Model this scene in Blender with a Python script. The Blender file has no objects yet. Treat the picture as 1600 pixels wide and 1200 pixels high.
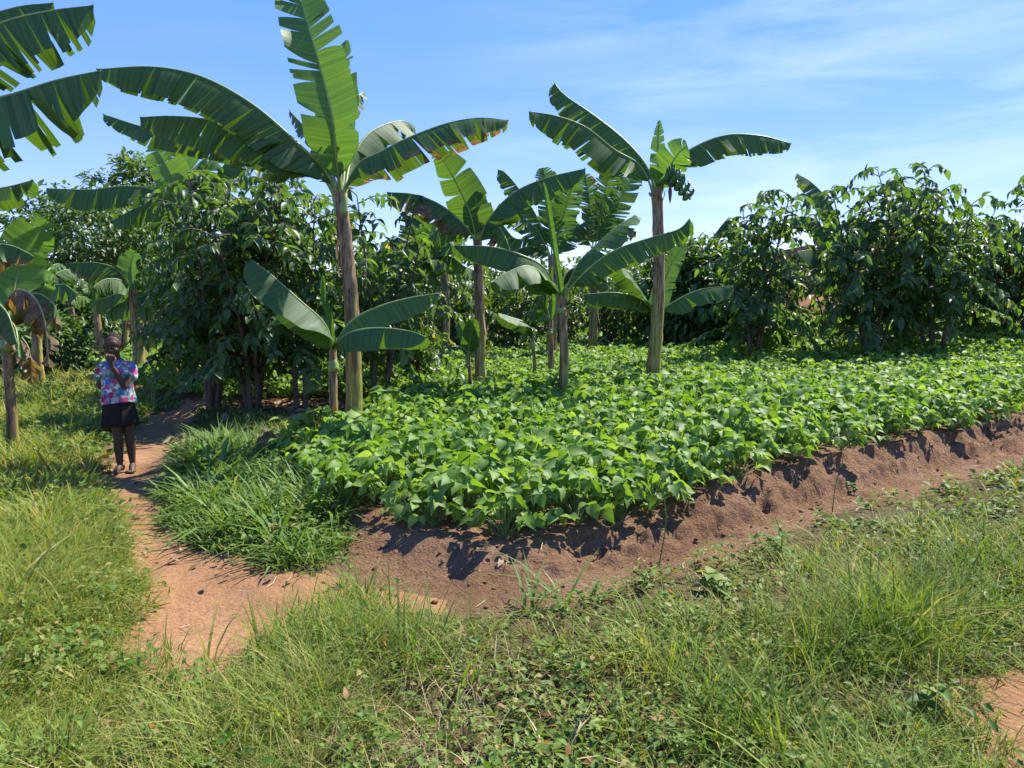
import bpy, math, random
import numpy as np
from math import radians as R

scene = bpy.context.scene
COL = scene.collection
rs = np.random.RandomState(7)
HC, FP, PITCH = 1.47, 1200.0, math.atan(0.1)      # camera height, focal length in photo pixels, downward pitch

# ------------------------------------------------------------------ placing by sight lines
def ray(x, y):
    cx, cy = (x - 800) / FP, (600 - y) / FP
    return np.array([cx, math.cos(PITCH) + cy * math.sin(PITCH), -math.sin(PITCH) + cy * math.cos(PITCH)])
def at(x, y, Y):
    d = ray(x, y)
    return np.array([0, 0, HC]) + d * (Y / d[1])
def onplane(x, y, z=0.0):
    d = ray(x, y)
    return np.array([0, 0, HC]) + d * ((z - HC) / d[2])

# ------------------------------------------------------------------ numpy helpers
def nrm(a):
    return a / np.maximum(np.linalg.norm(a, axis=-1, keepdims=True), 1e-9)
def sstep(a, b, x):
    t = np.clip((x - a) / (b - a), 0, 1)
    return t * t * (3 - 2 * t)
def hsh(i, j, s):
    v = np.sin(i * 127.1 + j * 311.7 + s * 74.7) * 43758.5453
    return v - np.floor(v)
def vn(x, y, s=0):
    xi, yi = np.floor(x), np.floor(y)
    fx, fy = x - xi, y - yi
    fx, fy = fx * fx * (3 - 2 * fx), fy * fy * (3 - 2 * fy)
    a, b = hsh(xi, yi, s), hsh(xi + 1, yi, s)
    c, d = hsh(xi, yi + 1, s), hsh(xi + 1, yi + 1, s)
    return (a + (b - a) * fx) * (1 - fy) + (c + (d - c) * fx) * fy
def fbm(x, y, s=0, o=4):
    r, a, t = 0, .5, 0
    for k in range(o):
        r = r + a * vn(x, y, s + k); t += a
        x, y, a = x * 2.03 + 5.1, y * 2.03 - 3.7, a * .5
    return r / t - .5
def inpoly(x, y, poly):
    c = np.zeros(np.shape(x), bool)
    n = len(poly)
    for i in range(n):
        x0, y0 = poly[i]; x1, y1 = poly[(i + 1) % n]
        if y0 == y1: continue
        k = (y0 > y) != (y1 > y)
        c ^= k & (x < (x1 - x0) * (y - y0) / (y1 - y0) + x0)
    return c
def dline(x, y, pl):
    d = np.full(np.shape(x), 1e9)
    for (x0, y0), (x1, y1) in zip(pl[:-1], pl[1:]):
        dx, dy = x1 - x0, y1 - y0
        t = np.clip(((x - x0) * dx + (y - y0) * dy) / (dx * dx + dy * dy + 1e-9), 0, 1)
        d = np.minimum(d, np.hypot(x - x0 - t * dx, y - y0 - t * dy))
    return d
def catmull(c, n):
    c = np.asarray(c, float)
    p = np.vstack([2 * c[0] - c[1], c, 2 * c[-1] - c[-2]])
    o = []
    for i in range(1, len(p) - 2):
        t = np.linspace(0, 1, 24, endpoint=False)[:, None]
        o.append(.5 * (2 * p[i] + (p[i + 1] - p[i - 1]) * t + (2 * p[i - 1] - 5 * p[i] + 4 * p[i + 1] - p[i + 2]) * t ** 2
                       + (3 * p[i] - p[i - 1] - 3 * p[i + 1] + p[i + 2]) * t ** 3))
    o = np.vstack(o + [c[-1:]])
    L = np.r_[0, np.cumsum(np.linalg.norm(np.diff(o, axis=0), axis=1))]
    s = np.linspace(0, L[-1], n)
    return np.stack([np.interp(s, L, o[:, k]) for k in range(3)], 1), L[-1]

# ------------------------------------------------------------------ meshes
class MB:                                   # collects vertices, faces and point attributes for ONE mesh
    def __init__(s): s.v, s.f, s.at, s.n = [], [], {}, 0
    def add(s, V, faces, **at):
        V = np.asarray(V, float).reshape(-1, 3)
        for F in (faces if isinstance(faces, list) else [faces]):
            s.f.append(np.asarray(F, int) + s.n)
        for k, a in at.items():
            s.at.setdefault(k, []).append((s.n, np.broadcast_to(np.asarray(a, float), (len(V),))))
        s.v.append(V); s.n += len(V)
    def mesh(s, name, mat=None, smooth=True):
        me = bpy.data.meshes.new(name)
        V = np.vstack(s.v)
        me.vertices.add(len(V)); me.vertices.foreach_set('co', V.astype(np.float32).ravel())
        nl = sum(f.size for f in s.f); npoly = sum(len(f) for f in s.f)
        me.loops.add(nl); me.polygons.add(npoly)
        me.loops.foreach_set('vertex_index', np.concatenate([f.ravel() for f in s.f]).astype(np.int32))
        tot = np.concatenate([np.full(len(f), f.shape[1]) for f in s.f])
        me.polygons.foreach_set('loop_start', np.r_[0, np.cumsum(tot)[:-1]].astype(np.int32))
        me.polygons.foreach_set('use_smooth', np.full(npoly, smooth))
        me.update(calc_edges=True)
        for k, l in s.at.items():
            a = np.zeros(len(V), np.float32)
            for st, d in l: a[st:st + len(d)] = d
            t = me.attributes.new(k, 'FLOAT', 'POINT'); t.data.foreach_set('value', a)
        me.validate()
        if mat: me.materials.append(mat)
        return me
    def build(s, name, mat, parent=None, smooth=True):
        o = bpy.data.objects.new(name, s.mesh(name, mat, smooth)); COL.objects.link(o)
        if parent is not None: o.parent = parent
        return o
def tag(o, label=None, cat=None, group=None, kind=None):
    if label: o['label'] = label
    if cat: o['category'] = cat
    if group: o['group'] = group
    if kind: o['kind'] = kind
    return o
def thing(name, loc, label, cat, group=None, rz=0, sc=1):
    o = bpy.data.objects.new(name, None); COL.objects.link(o)
    o.empty_display_size = .2
    o.location = [float(q) for q in loc]; o.rotation_euler = (0, 0, rz)
    o.scale = (sc, sc, sc) if np.isscalar(sc) else sc
    return tag(o, label, cat, group)
def link_copy(src, parent, name=None):
    c = src.copy(); COL.objects.link(c); c.parent = parent
    for k in src.children: link_copy(k, c)
    return c

def tube(mb, pts, rad, k=6, cap=True, **at):
    pts = np.asarray(pts, float); n = len(pts)
    rad = np.broadcast_to(np.asarray(rad, float), (n,))
    T = nrm(np.gradient(pts, axis=0))
    u = np.array([0, 0, 1.]) if abs(T[0, 2]) < .9 else np.array([1., 0, 0])
    A = nrm(np.cross(T, u)); B = np.cross(A, T)
    th = np.arange(k) * 2 * math.pi / k
    V = pts[:, None] + rad[:, None, None] * (np.cos(th)[None, :, None] * A[:, None] + np.sin(th)[None, :, None] * B[:, None])
    i = np.arange(n - 1)[:, None] * k; j = np.arange(k)[None]; j2 = (j + 1) % k
    F = np.stack([i + j, i + j2, i + k + j2, i + k + j], -1).reshape(-1, 4)
    V = V.reshape(-1, 3); fs = [F]
    if cap and k >= 3:
        V = np.vstack([V, pts[:1], pts[-1:]])
        jj = np.arange(k)
        fs.append(np.stack([np.full(k, n * k), (jj + 1) % k, jj], 1))
        fs.append(np.stack([np.full(k, n * k + 1), (n - 1) * k + jj, (n - 1) * k + (jj + 1) % k], 1))
    at = {q: (np.concatenate([np.repeat(np.asarray(a, float), k), np.zeros(len(V) - n * k)]) if not np.isscalar(a) else a) for q, a in at.items()}
    mb.add(V, fs, **at)

def leaf_tpl(ts, ws, fold=.12, droop=.15):  # lofted leaf: x along, y across (+-.5), z up
    V, F = [], []
    for t, w in zip(ts, ws):
        z = -droop * t * t
        V += [(t, -.5 * w, z + fold * w * .5), (t, 0, z), (t, .5 * w, z + fold * w * .5)]
    for i in range(len(ts) - 1):
        a = 3 * i
        F += [(a, a + 1, a + 4, a + 3), (a + 1, a + 2, a + 5, a + 4)]
    return np.array(V, float), np.array(F)
BEAN_T = leaf_tpl([0, .06, .22, .42, .66, .86, 1], [.02, .62, .98, .94, .58, .2, .01], .28, .3)
BEAN_LOW = leaf_tpl([0, .22, .6, 1], [.1, 1, .7, .02], .25, .2)
COFFEE_T = leaf_tpl([0, .14, .38, .64, .87, 1], [.03, .6, 1, .86, .34, .01], .3, .3)
COFFEE_LOW = leaf_tpl([0, .35, .72, 1], [.08, 1, .7, .02], .25, .25)
WEED_T = leaf_tpl([0, .3, .65, 1], [.1, 1, .75, .04], .25, .2)
def place_leaves(mb, tpl, O, T, N, L, W, tint, mid=0.):
    V, F = tpl; n = len(O)
    if n == 0: return
    X = nrm(T); Y = nrm(np.cross(N, X)); Z = np.cross(X, Y)
    L = np.broadcast_to(L, (n,))[:, None, None]; W = np.broadcast_to(W, (n,))[:, None, None]
    P = O[:, None] + X[:, None] * V[None, :, 0:1] * L + Y[:, None] * V[None, :, 1:2] * W + Z[:, None] * (V[None, :, 2:3]) * L
    FF = (F[None] + (np.arange(n) * len(V))[:, None, None]).reshape(-1, F.shape[1])
    tv = np.repeat(tint, len(V))
    if mid: tv = np.clip(tv + np.tile(np.where(np.arange(len(V)) % 3 == 1, mid, -mid * .4), n), 0, np.maximum(tv, .95))
    mb.add(P.reshape(-1, 3), FF, tint=tv)
def dirs(az, el):
    return np.stack([np.cos(az) * np.cos(el), np.sin(az) * np.cos(el), np.sin(el)], -1)

# ------------------------------------------------------------------ materials
def mat_new(name):
    m = bpy.data.materials.new(name); m.use_nodes = True
    nt = m.node_tree; nt.nodes.clear()
    return m, nt
def N(nt, t, **kw):
    n = nt.nodes.new(t)
    for k, v in kw.items():
        if k.startswith('i_'): n.inputs[k[2:].replace('_', ' ')].default_value = v
        else: setattr(n, k, v)
    return n
def ramp(nt, src, stops):
    r = nt.nodes.new('ShaderNodeValToRGB'); e = r.color_ramp.elements
    while len(e) < len(stops): e.new(.5)
    for q, (p, c) in zip(e, stops):
        q.position = p; q.color = (*c, 1)
    nt.links.new(src, r.inputs[0]); return r.outputs[0]
def noise(nt, scale, detail=4, vec=None, rough=.55, dist=0):
    n = N(nt, 'ShaderNodeTexNoise'); n.inputs['Scale'].default_value = scale; n.inputs['Detail'].default_value = detail
    n.inputs['Roughness'].default_value = rough; n.inputs['Distortion'].default_value = dist
    if vec is not None: nt.links.new(vec, n.inputs['Vector'])
    return n.outputs[0]
def mixc(nt, fac, a, b, mode='MIX'):
    m = N(nt, 'ShaderNodeMix', data_type='RGBA', blend_type=mode)
    for sock, v in ((m.inputs[0], fac), (m.inputs[6], a), (m.inputs[7], b)):
        if hasattr(v, 'is_output'): nt.links.new(v, sock)
        elif isinstance(v, (int, float)): sock.default_value = v
        else: sock.default_value = (*v, 1)
    return m.outputs[2]
def math_(nt, op, a, b=None, clamp=False):
    m = N(nt, 'ShaderNodeMath', operation=op, use_clamp=clamp)
    for sock, v in ((m.inputs[0], a), (m.inputs[1], b)):
        if v is None: continue
        if hasattr(v, 'is_output'): nt.links.new(v, sock)
        else: sock.default_value = v
    return m.outputs[0]
def attr(nt, name):
    return N(nt, 'ShaderNodeAttribute', attribute_name=name).outputs['Fac']
def coords(nt, kind='Object', scale=None):
    c = N(nt, 'ShaderNodeTexCoord').outputs[kind]
    if scale is None: return c
    mp = N(nt, 'ShaderNodeMapping'); mp.inputs['Scale'].default_value = scale
    nt.links.new(c, mp.inputs[0]); return mp.outputs[0]
def bump(nt, h, strength, dist=.02):
    b = N(nt, 'ShaderNodeBump'); b.inputs['Strength'].default_value = strength; b.inputs['Distance'].default_value = dist
    nt.links.new(h, b.inputs['Height']); return b.outputs[0]
def surf(nt, color, rough=.6, normal=None, transl=0, tgain=(1.5, 1.5, .7), spec=.5, tcol=None):
    p = N(nt, 'ShaderNodeBsdfPrincipled'); o = N(nt, 'ShaderNodeOutputMaterial')
    p.inputs['Specular IOR Level'].default_value = spec
    if hasattr(rough, 'is_output'): nt.links.new(rough, p.inputs['Roughness'])
    else: p.inputs['Roughness'].default_value = rough
    if hasattr(color, 'is_output'): nt.links.new(color, p.inputs['Base Color'])
    else: p.inputs['Base Color'].default_value = (*color, 1)
    if normal is not None: nt.links.new(normal, p.inputs['Normal'])
    out = p.outputs[0]
    if transl > 0:
        t = N(nt, 'ShaderNodeBsdfTranslucent')
        tc = mixc(nt, 1.0, tcol if tcol is not None else color, tgain, 'MULTIPLY')
        nt.links.new(tc, t.inputs[0])
        if normal is not None: nt.links.new(normal, t.inputs['Normal'])
        mx = N(nt, 'ShaderNodeMixShader'); mx.inputs[0].default_value = transl
        nt.links.new(out, mx.inputs[1]); nt.links.new(t.outputs[0], mx.inputs[2]); out = mx.outputs[0]
    nt.links.new(out, o.inputs[0])
def leaf_mat(name, stops, rough=.5, transl=.3, tgain=(1.6, 1.7, .6), spec=.5, vary=True):
    m, nt = mat_new(name)
    c = ramp(nt, attr(nt, 'tint'), stops)
    if vary:
        n = noise(nt, 9, 2, coords(nt))
        c = mixc(nt, 1.0, c, ramp(nt, n, [(.3, (.8, .82, .8)), (.7, (1.15, 1.12, 1.1))]), 'MULTIPLY')
    surf(nt, c, rough, None, transl, tgain, spec)
    return m

M = {}
M['bean'] = leaf_mat('bean_leaf', [(0, (.075, .165, .022)), (.5, (.150, .270, .040)), (.86, (.25, .38, .085)), (1, (.30, .32, .06))], .55, .42, (1.5, 1.45, .5), .30)
M['bean_stem'] = leaf_mat('bean_stem', [(0, (.10, .17, .04)), (1, (.14, .22, .05))], .6, 0)
M['coffee'] = leaf_mat('coffee_leaf', [(0, (.050, .092, .022)), (.5, (.090, .158, .034)), (.85, (.145, .22, .045)), (.95, (.18, .24, .05)), (1, (.27, .22, .06))], .40, .46, (1.9, 1.8, .55), .5)
M['coffee_light'] = leaf_mat('light_coffee_leaf', [(0, (.050, .100, .024)), (.5, (.085, .158, .036)), (.85, (.135, .22, .05)), (.95, (.19, .25, .06)), (1, (.27, .23, .07))], .42, .46, (1.6, 1.65, .6), .45)
M['darktree'] = leaf_mat('tree_leaf', [(0, (.045, .085, .022)), (.5, (.080, .138, .032)), (1, (.13, .195, .045))], .45, .44, (1.7, 1.8, .6), .45)
M['lighttree'] = leaf_mat('light_tree_leaf', [(0, (.055, .10, .024)), (.5, (.09, .16, .034)), (1, (.15, .21, .05))], .45, .28, (1.7, 1.8, .6), .45)
M['grass'] = leaf_mat('grass_blade', [(0, (.080, .145, .018)), (.45, (.15, .225, .030)), (.75, (.225, .285, .042)), (.9, (.30, .28, .07)), (1, (.46, .36, .14))], .6, .38, (1.45, 1.4, .5), .18, False)
M['fresh'] = leaf_mat('fresh_grass_blade', [(0, (.065, .145, .024)), (.5, (.115, .21, .036)), (.9, (.17, .265, .055)), (1, (.35, .32, .11))], .5, .36, (1.45, 1.4, .5), .28, False)
M['weed'] = leaf_mat('weed_leaf', [(0, (.055, .125, .016)), (.5, (.11, .19, .026)), (.85, (.19, .25, .055)), (.95, (.32, .27, .08)), (1, (.33, .16, .07))], .55, .34, (1.45, 1.4, .5), .22, False)
M['straw'] = leaf_mat('dry_straw', [(0, (.22, .15, .07)), (.6, (.42, .32, .16)), (1, (.58, .47, .28))], .7, .15, (1.2, 1.1, .8), .3, False)
M['litter'] = leaf_mat('dry_leaf', [(0, (.10, .06, .03)), (.6, (.24, .15, .08)), (1, (.40, .30, .18))], .75, .15, (1.3, 1.1, .7), .3, False)

def banana_mat(name, g0, g1, g2, transl=.3, rough=.38):
    m, nt = mat_new(name)
    t = attr(nt, 'vein'); br = attr(nt, 'brown'); tint = attr(nt, 'tint')
    w = N(nt, 'ShaderNodeTexNoise', noise_dimensions='1D'); w.inputs['Scale'].default_value = 24; w.inputs['Detail'].default_value = 5
    w.inputs['Roughness'].default_value = .75
    nt.links.new(t, w.inputs['W'])
    c = ramp(nt, w.outputs[0], [(.28, g0), (.5, g1), (.75, g2)])
    c = mixc(nt, 1.0, c, ramp(nt, tint, [(0, (.8, .85, .9)), (1, (1.25, 1.18, .95))]), 'MULTIPLY')
    big = noise(nt, 3.2, 5, coords(nt), .65)
    f = math_(nt, 'ADD', br, math_(nt, 'MULTIPLY', math_(nt, 'SUBTRACT', big, .5), math_(nt, 'MULTIPLY', 1.1, math_(nt, 'GREATER_THAN', br, .02))))
    yb = ramp(nt, f, [(.30, (1, 1, 1)), (.45, (2.4, 1.35, .5)), (.58, (3.0, 1.0, 1.1)), (.8, (1.5, .45, .8))])
    dry = ramp(nt, noise(nt, 14, 6, coords(nt), .7), [(.3, (.06, .036, .02)), (.5, (.17, .11, .06)), (.7, (.33, .24, .15))])
    c = mixc(nt, ramp(nt, f, [(.3, (0, 0, 0)), (.55, (1, 1, 1))]), mixc(nt, 1.0, c, yb, 'MULTIPLY'), dry)
    surf(nt, c, rough, bump(nt, w.outputs[0], .22, .012), transl, (1.55, 1.4, .5), .5)
    return m
M['banana'] = banana_mat('banana_leaf', (.034, .085, .020), (.064, .142, .030), (.105, .20, .046), .38, .6)
M['banana_young'] = banana_mat('young_banana_leaf', (.060, .150, .032), (.09, .20, .042), (.135, .26, .06), .4, .5)
M['midrib'] = leaf_mat('banana_midrib', [(0, (.20, .27, .07)), (.6, (.26, .33, .11)), (1, (.33, .30, .12))], .42, 0)
def stem_mat():
    m, nt = mat_new('banana_pseudostem')
    z = attr(nt, 'rise'); co = coords(nt, 'Object', (9, 9, .9))
    n1 = noise(nt, 2.2, 6, co, .7, .4); n2 = noise(nt, 1.0, 4, coords(nt, 'Object', (19, 19, .5)), .6)
    n0 = noise(nt, 3.0, 5, coords(nt, 'Object', (22, 22, 2.2)), .75)
    n1 = math_(nt, 'ADD', math_(nt, 'MULTIPLY', n1, .55), math_(nt, 'MULTIPLY', n0, .45))
    brown = ramp(nt, n1, [(.37, (.035, .021, .013)), (.45, (.13, .078, .044)), (.53, (.30, .21, .13)), (.64, (.50, .41, .28))])
    green = mixc(nt, 1.0, ramp(nt, n2, [(.32, (.10, .055, .025)), (.42, (.36, .25, .06)), (.55, (.25, .27, .07)), (.68, (.42, .36, .13))]), ramp(nt, n0, [(.35, (.55, .5, .5)), (.6, (1.15, 1.15, 1.1))]), 'MULTIPLY')
    k = math_(nt, 'ADD', math_(nt, 'SUBTRACT', .50, z), math_(nt, 'MULTIPLY', math_(nt, 'SUBTRACT', n2, .5), 2.2))
    c = mixc(nt, ramp(nt, k, [(.02, (0, 0, 0)), (.35, (1, 1, 1))]), brown, green)
    c = mixc(nt, 1.0, c, (1.03, .97, .84), 'MULTIPLY')
    surf(nt, c, .65, bump(nt, n1, .7, .02), 0, spec=.25)
    return m
M['stem'] = stem_mat()
def bark_mat(name, a, b):
    m, nt = mat_new(name)
    n = noise(nt, 6, 6, coords(nt, 'Object', (5, 5, 1)), .7)
    surf(nt, ramp(nt, n, [(.3, a), (.7, b)]), .85, bump(nt, n, .6, .02))
    return m
M['bark'] = bark_mat('coffee_bark', (.055, .038, .025), (.16, .12, .08))
M['bark2'] = bark_mat('tree_bark', (.07, .05, .035), (.17, .13, .10))
def plain(name, c0, c1, scale=20, rough=.6, b=.2, spec=.4):
    m, nt = mat_new(name)
    n = noise(nt, scale, 4, coords(nt))
    surf(nt, ramp(nt, n, [(.3, c0), (.7, c1)]), rough, bump(nt, n, b, .01), spec=spec)
    return m
M['fruit'] = plain('green_banana_skin', (.05, .12, .03), (.10, .19, .05), 12, .45)
M['flower'] = plain('white_flower', (.75, .75, .70), (.85, .85, .82), 20, .6)

# soil -------------------------------------------------------------------------
def soil_mat(name, a, b, c, dark, sc=1.0, bs=1.0):
    m, nt = mat_new(name)
    co = coords(nt)
    n1 = noise(nt, 1.1 * sc, 6, co, .6); n2 = noise(nt, 9 * sc, 6, co, .7); n3 = noise(nt, 60 * sc, 4, co, .7)
    col = ramp(nt, n1, [(.3, a), (.5, b), (.7, c)])
    col = mixc(nt, ramp(nt, n2, [(.36, (.65, .65, .65)), (.5, (0, 0, 0))]), col, dark)
    col = mixc(nt, 1.0, col, ramp(nt, n3, [(.3, (.72, .70, .68)), (.7, (1.25, 1.25, 1.25))]), 'MULTIPLY')
    vor = N(nt, 'ShaderNodeTexVoronoi'); vor.inputs['Scale'].default_value = 38 * sc; nt.links.new(co, vor.inputs['Vector'])
    n4 = noise(nt, 26 * sc, 6, co, .75, .6)
    h = math_(nt, 'ADD', math_(nt, 'MULTIPLY', n3, .4), math_(nt, 'ADD', math_(nt, 'ADD', math_(nt, 'MULTIPLY', n2, 1.4), math_(nt, 'MULTIPLY', n4, 1.2)), math_(nt, 'MULTIPLY', vor.outputs['Distance'], .35)))
    surf(nt, col, .95, bump(nt, h, .85 * bs, .05), spec=.12)
    return m
M['path'] = soil_mat('path_soil', (.24, .122, .052), (.30, .160, .074), (.36, .205, .104), (.24, .13, .078), 1.0, .6)
M['soil'] = soil_mat('bank_soil', (.22, .122, .064), (.30, .172, .094), (.37, .225, .132), (.17, .092, .05), 1.3, 1.1)
M['turf'] = soil_mat('turf_soil', (.09, .085, .03), (.14, .10, .045), (.20, .125, .065), (.06, .06, .022))
# ------------------------------------------------------------------ terrain
EDGE_PX = [(440, 690), (520, 765), (640, 798), (760, 812), (850, 810), (960, 787), (1080, 762), (1200, 725), (1350, 695), (1600, 645)]
EDGE = [(-17., 60.), (-12.6, 24.), (-8.8, 16.3), (-6.4, 12.6), (-4.9, 11.3), (-3.2, 9.2)] + [tuple(onplane(x, y, .24)[:2]) for x, y in EDGE_PX] + [(9.5, 11.3), (16., 14.6), (60., 34.)]
FIELD = EDGE + [(60., 60.)]
BARE_PX = [(225, 648), (300, 640), (262, 695), (243, 745), (250, 800), (292, 850), (400, 885), (490, 900), (545, 862), (560, 820), (640, 800), (900, 800), (1200, 700), (1600, 630), (1900, 590),
           (1900, 660), (1600, 722), (1450, 765), (1300, 800), (1150, 865), (1000, 900), (860, 945), (760, 955), (650, 950), (560, 935), (500, 935), (430, 985), (395, 1040), (330, 1062),
           (200, 1055), (165, 1020), (232, 930), (200, 850), (185, 790), (165, 742), (193, 690)]
BARE = [tuple(onplane(x, y)[:2]) for x, y in BARE_PX]
BARE2 = [tuple(onplane(x, y)[:2]) for x, y in [(1610, 1050), (1535, 1075), (1500, 1110), (1560, 1150), (1570, 1220), (1900, 1220), (1900, 1040)]]
BARE3 = [tuple(onplane(x, y)[:2]) for x, y in [(90, 1125), (130, 1110), (170, 1115), (180, 1135), (120, 1150), (90, 1145)]]
TRACK = [tuple(onplane(x, y)[:2]) for x, y in [(330, 1000), (300, 900), (220, 790), (205, 720), (262, 650)]]
FLAT = [tuple(onplane(x, y)[:2]) for x, y in [(600, 900), (800, 915), (1000, 870), (1300, 770), (1600, 700)]]
def hgt(x, y):
    x, y = np.asarray(x, float), np.asarray(y, float)
    sd = dline(x, y, EDGE); sd = np.where(inpoly(x, y, FIELD), sd, -sd)
    near = np.exp(-((x * .12) ** 2 + ((y - 5) * .12) ** 2))
    bank = np.exp(-((sd + .16) / .22) ** 2) * sstep(-2.2, -.9, x)
    wob = fbm(x * 2.2, y * 2.2, 31, 3) * .3
    k = sstep(-.27, .05, sd + wob * sstep(-2., -.8, x))
    w2 = fbm(x * 5, y * 5, 51, 4) * .34; w3 = fbm(x * 7, y * 7, 57, 4) * .30
    k2 = .30 * k + .42 * sstep(-.24, -.13, sd + w2 * .7) + .28 * sstep(-.07, .03, sd + w3 * .7)
    k = k + (k2 - k) * sstep(-.6, .6, x)
    z = (.10 + .11 * sstep(.2, 2.2, x)) * k
    z = z + bank * (fbm(x * 4.5, y * 4.5, 3, 5) * .12 - np.abs(fbm(x * 8, y * 8, 21, 4)) * .16 - np.maximum(fbm(x * 6, y * 8, 8, 3) - .14, 0) * .08 + fbm(x * 20, y * 20, 9, 3) * .08) * sstep(-.6, 1.2, x + .4)
    z = z + fbm(x * 1.3, y * 1.3, 5, 4) * .06 + fbm(x * 11, y * 11, 17, 3) * .022 * near
    z = z - .05 * np.exp(-(dline(x, y, TRACK) / .4) ** 2) - .04 * np.exp(-(dline(x, y, FLAT) / .3) ** 2)
    z = z + .068 * np.clip(y - 9, 0, 17) * sstep(2, 12, x) + .012 * np.clip(y - 13, 0, 22)
    return z
def H(x, y): return float(hgt(np.array([x]), np.array([y]))[0])

def axis(lo, hi, step, out_lo, out_hi, g=1.16):
    a = list(np.arange(lo, hi + 1e-6, step)); s = step; b = []
    q = a[0]
    while q > out_lo: s *= g; q -= s; b.append(q)
    s = step; q = a[-1]; c = []
    while q < out_hi: s *= g; q += s; c.append(q)
    return np.array(b[::-1] + a + c)
gx = axis(-4.6, 7.0, .026, -700, 700); gy = axis(1.8, 9.0, .026, -60, 900)
X, Yg = np.meshgrid(gx, gy)
Z = hgt(X, Yg)
GV = np.stack([X, Yg, Z], -1).reshape(-1, 3)
nx, ny = len(gx), len(gy)
ii, jj = np.meshgrid(np.arange(ny - 1), np.arange(nx - 1), indexing='ij')
q0 = (ii * nx + jj).ravel()
GF = np.stack([q0, q0 + 1, q0 + nx + 1, q0 + nx], 1)
fc = GV[GF].mean(1)
def bare_d(x, y):                            # positive inside the trodden earth, negative outside (metres)
    r = np.full(np.shape(x), -1e9)
    for P in (BARE, BARE2, BARE3):
        d = dline(x, y, P + [P[0]]); d = np.where(inpoly(x, y, P), d, -d); r = np.maximum(r, d)
    return r
wobx = fbm(fc[:, 0] * 1.7, fc[:, 1] * 1.7, 40) * .5
isbare = bare_d(fc[:, 0], fc[:, 1]) + wobx * .5 > -.05
fsd = dline(fc[:, 0], fc[:, 1], EDGE); infld = inpoly(fc[:, 0], fc[:, 1], FIELD)
sgn = np.where(infld, fsd, -fsd)
isfield = (sgn > -.55) & (fc[:, 0] > -2.3) | (sgn > 0) | isbare & (sgn > -1.7) & (fc[:, 0] + wobx * .8 > -.35)
def sub(name, mask, mat, label, cat):
    F = GF[mask]; u, inv = np.unique(F, return_inverse=True)
    mb = MB(); mb.add(GV[u], inv.reshape(-1, 4))
    o = mb.build(name, mat); tag(o, label, cat, kind='structure'); return o
sub('path', isbare & ~isfield, M['path'], 'trodden reddish brown earth path leading past the standing child', 'path')
sub('field_soil', isfield, M['soil'], 'dark brown tilled soil of the raised bean field and its crumbling front bank', 'soil')
sub('ground', ~isbare & ~isfield, M['turf'], 'green brown turf ground on both sides of the earth path', 'ground')

# ------------------------------------------------------------------ grass and weeds
def blades(mb, O, az, h, w, lean, curve, tint, k=4):
    n = len(O); u = np.linspace(0, 1, k)
    d = np.stack([np.cos(az), np.sin(az), np.zeros(n)], 1); sdir = np.stack([-np.sin(az), np.cos(az), np.zeros(n)], 1)
    hor = lean[:, None] * u + curve[:, None] * u ** 2
    ver = u[None] * (1 - .35 * np.abs(curve[:, None]) * u[None] ** 2)
    ver = np.where(curve[:, None] > .9, u[None] - .75 * u[None] ** 3, ver)
    P = O[:, None] + d[:, None] * (hor * h[:, None])[..., None] + np.array([0, 0, 1.]) * (ver * h[:, None])[..., None]
    ww = w[:, None] * np.array([.8, 1, .75, .06])[None] * .5 if k == 4 else w[:, None] * (1 - u ** 2)[None] * .5
    V = np.stack([P - sdir[:, None] * ww[..., None], P + sdir[:, None] * ww[..., None]], 2).reshape(n, -1, 3)
    f = np.array([(2 * i, 2 * i + 1, 2 * i + 3, 2 * i + 2) for i in range(k - 1)])
    F = (f[None] + (np.arange(n) * 2 * k)[:, None, None]).reshape(-1, 4)
    mb.add(V.reshape(-1, 3), F, tint=np.repeat(tint, 2 * k))
def px_poly(pts): return [tuple(onplane(x, y)[:2]) for x, y in pts]
def screen_scatter(n, ymin, ymax, xr=.78, pw=1.5):   # ground points spread evenly over what a viewer at the path sees
    u = rs.rand(n)
    a, b = ymin ** (1 - pw), ymax ** (1 - pw)
    y = (a + (b - a) * u) ** (1 / (1 - pw))
    x = (rs.rand(n) * 2 - 1) * (xr * y + .5)
    return x, y
def tufts(mb, x, y, per, hmin, hmax, spread, wmm, lean=.45, curve=.5, dry=.06, k=4, tb=0., hf=None):
    n = len(x)
    m = rs.poisson(per, n) + 2
    idx = np.repeat(np.arange(n), m); t = len(idx)
    az = rs.rand(t) * 6.283
    r = np.abs(rs.randn(t)) * spread
    px, py = x[idx] + np.cos(az) * r, y[idx] + np.sin(az) * r
    th = (hmin + (hmax - hmin) * rs.rand(n))
    if hf is not None: th = th * hf
    h = th[idx] * (.55 + .6 * rs.rand(t))
    dist = np.hypot(px, py)
    w = wmm * .001 * (.6 + .8 * rs.rand(t)) * np.exp(.4 * rs.randn(n))[idx] * np.clip(dist / 3.6, 1, 3.2)
    tt = np.clip(.02 + .78 * rs.rand(n)[idx] + .2 * rs.randn(t) * .6 + tb, 0, .84)
    tt = np.where(rs.rand(t) < dry, .9 + .1 * rs.rand(t), tt)
    a2 = az + rs.randn(t) * .5
    blades(mb, np.stack([px, py, hgt(px, py) - .015], 1), a2, h, w, lean * (.2 + rs.rand(t)), curve * (.2 + 1.4 * rs.rand(t) ** 1.5), tt, k)
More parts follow.
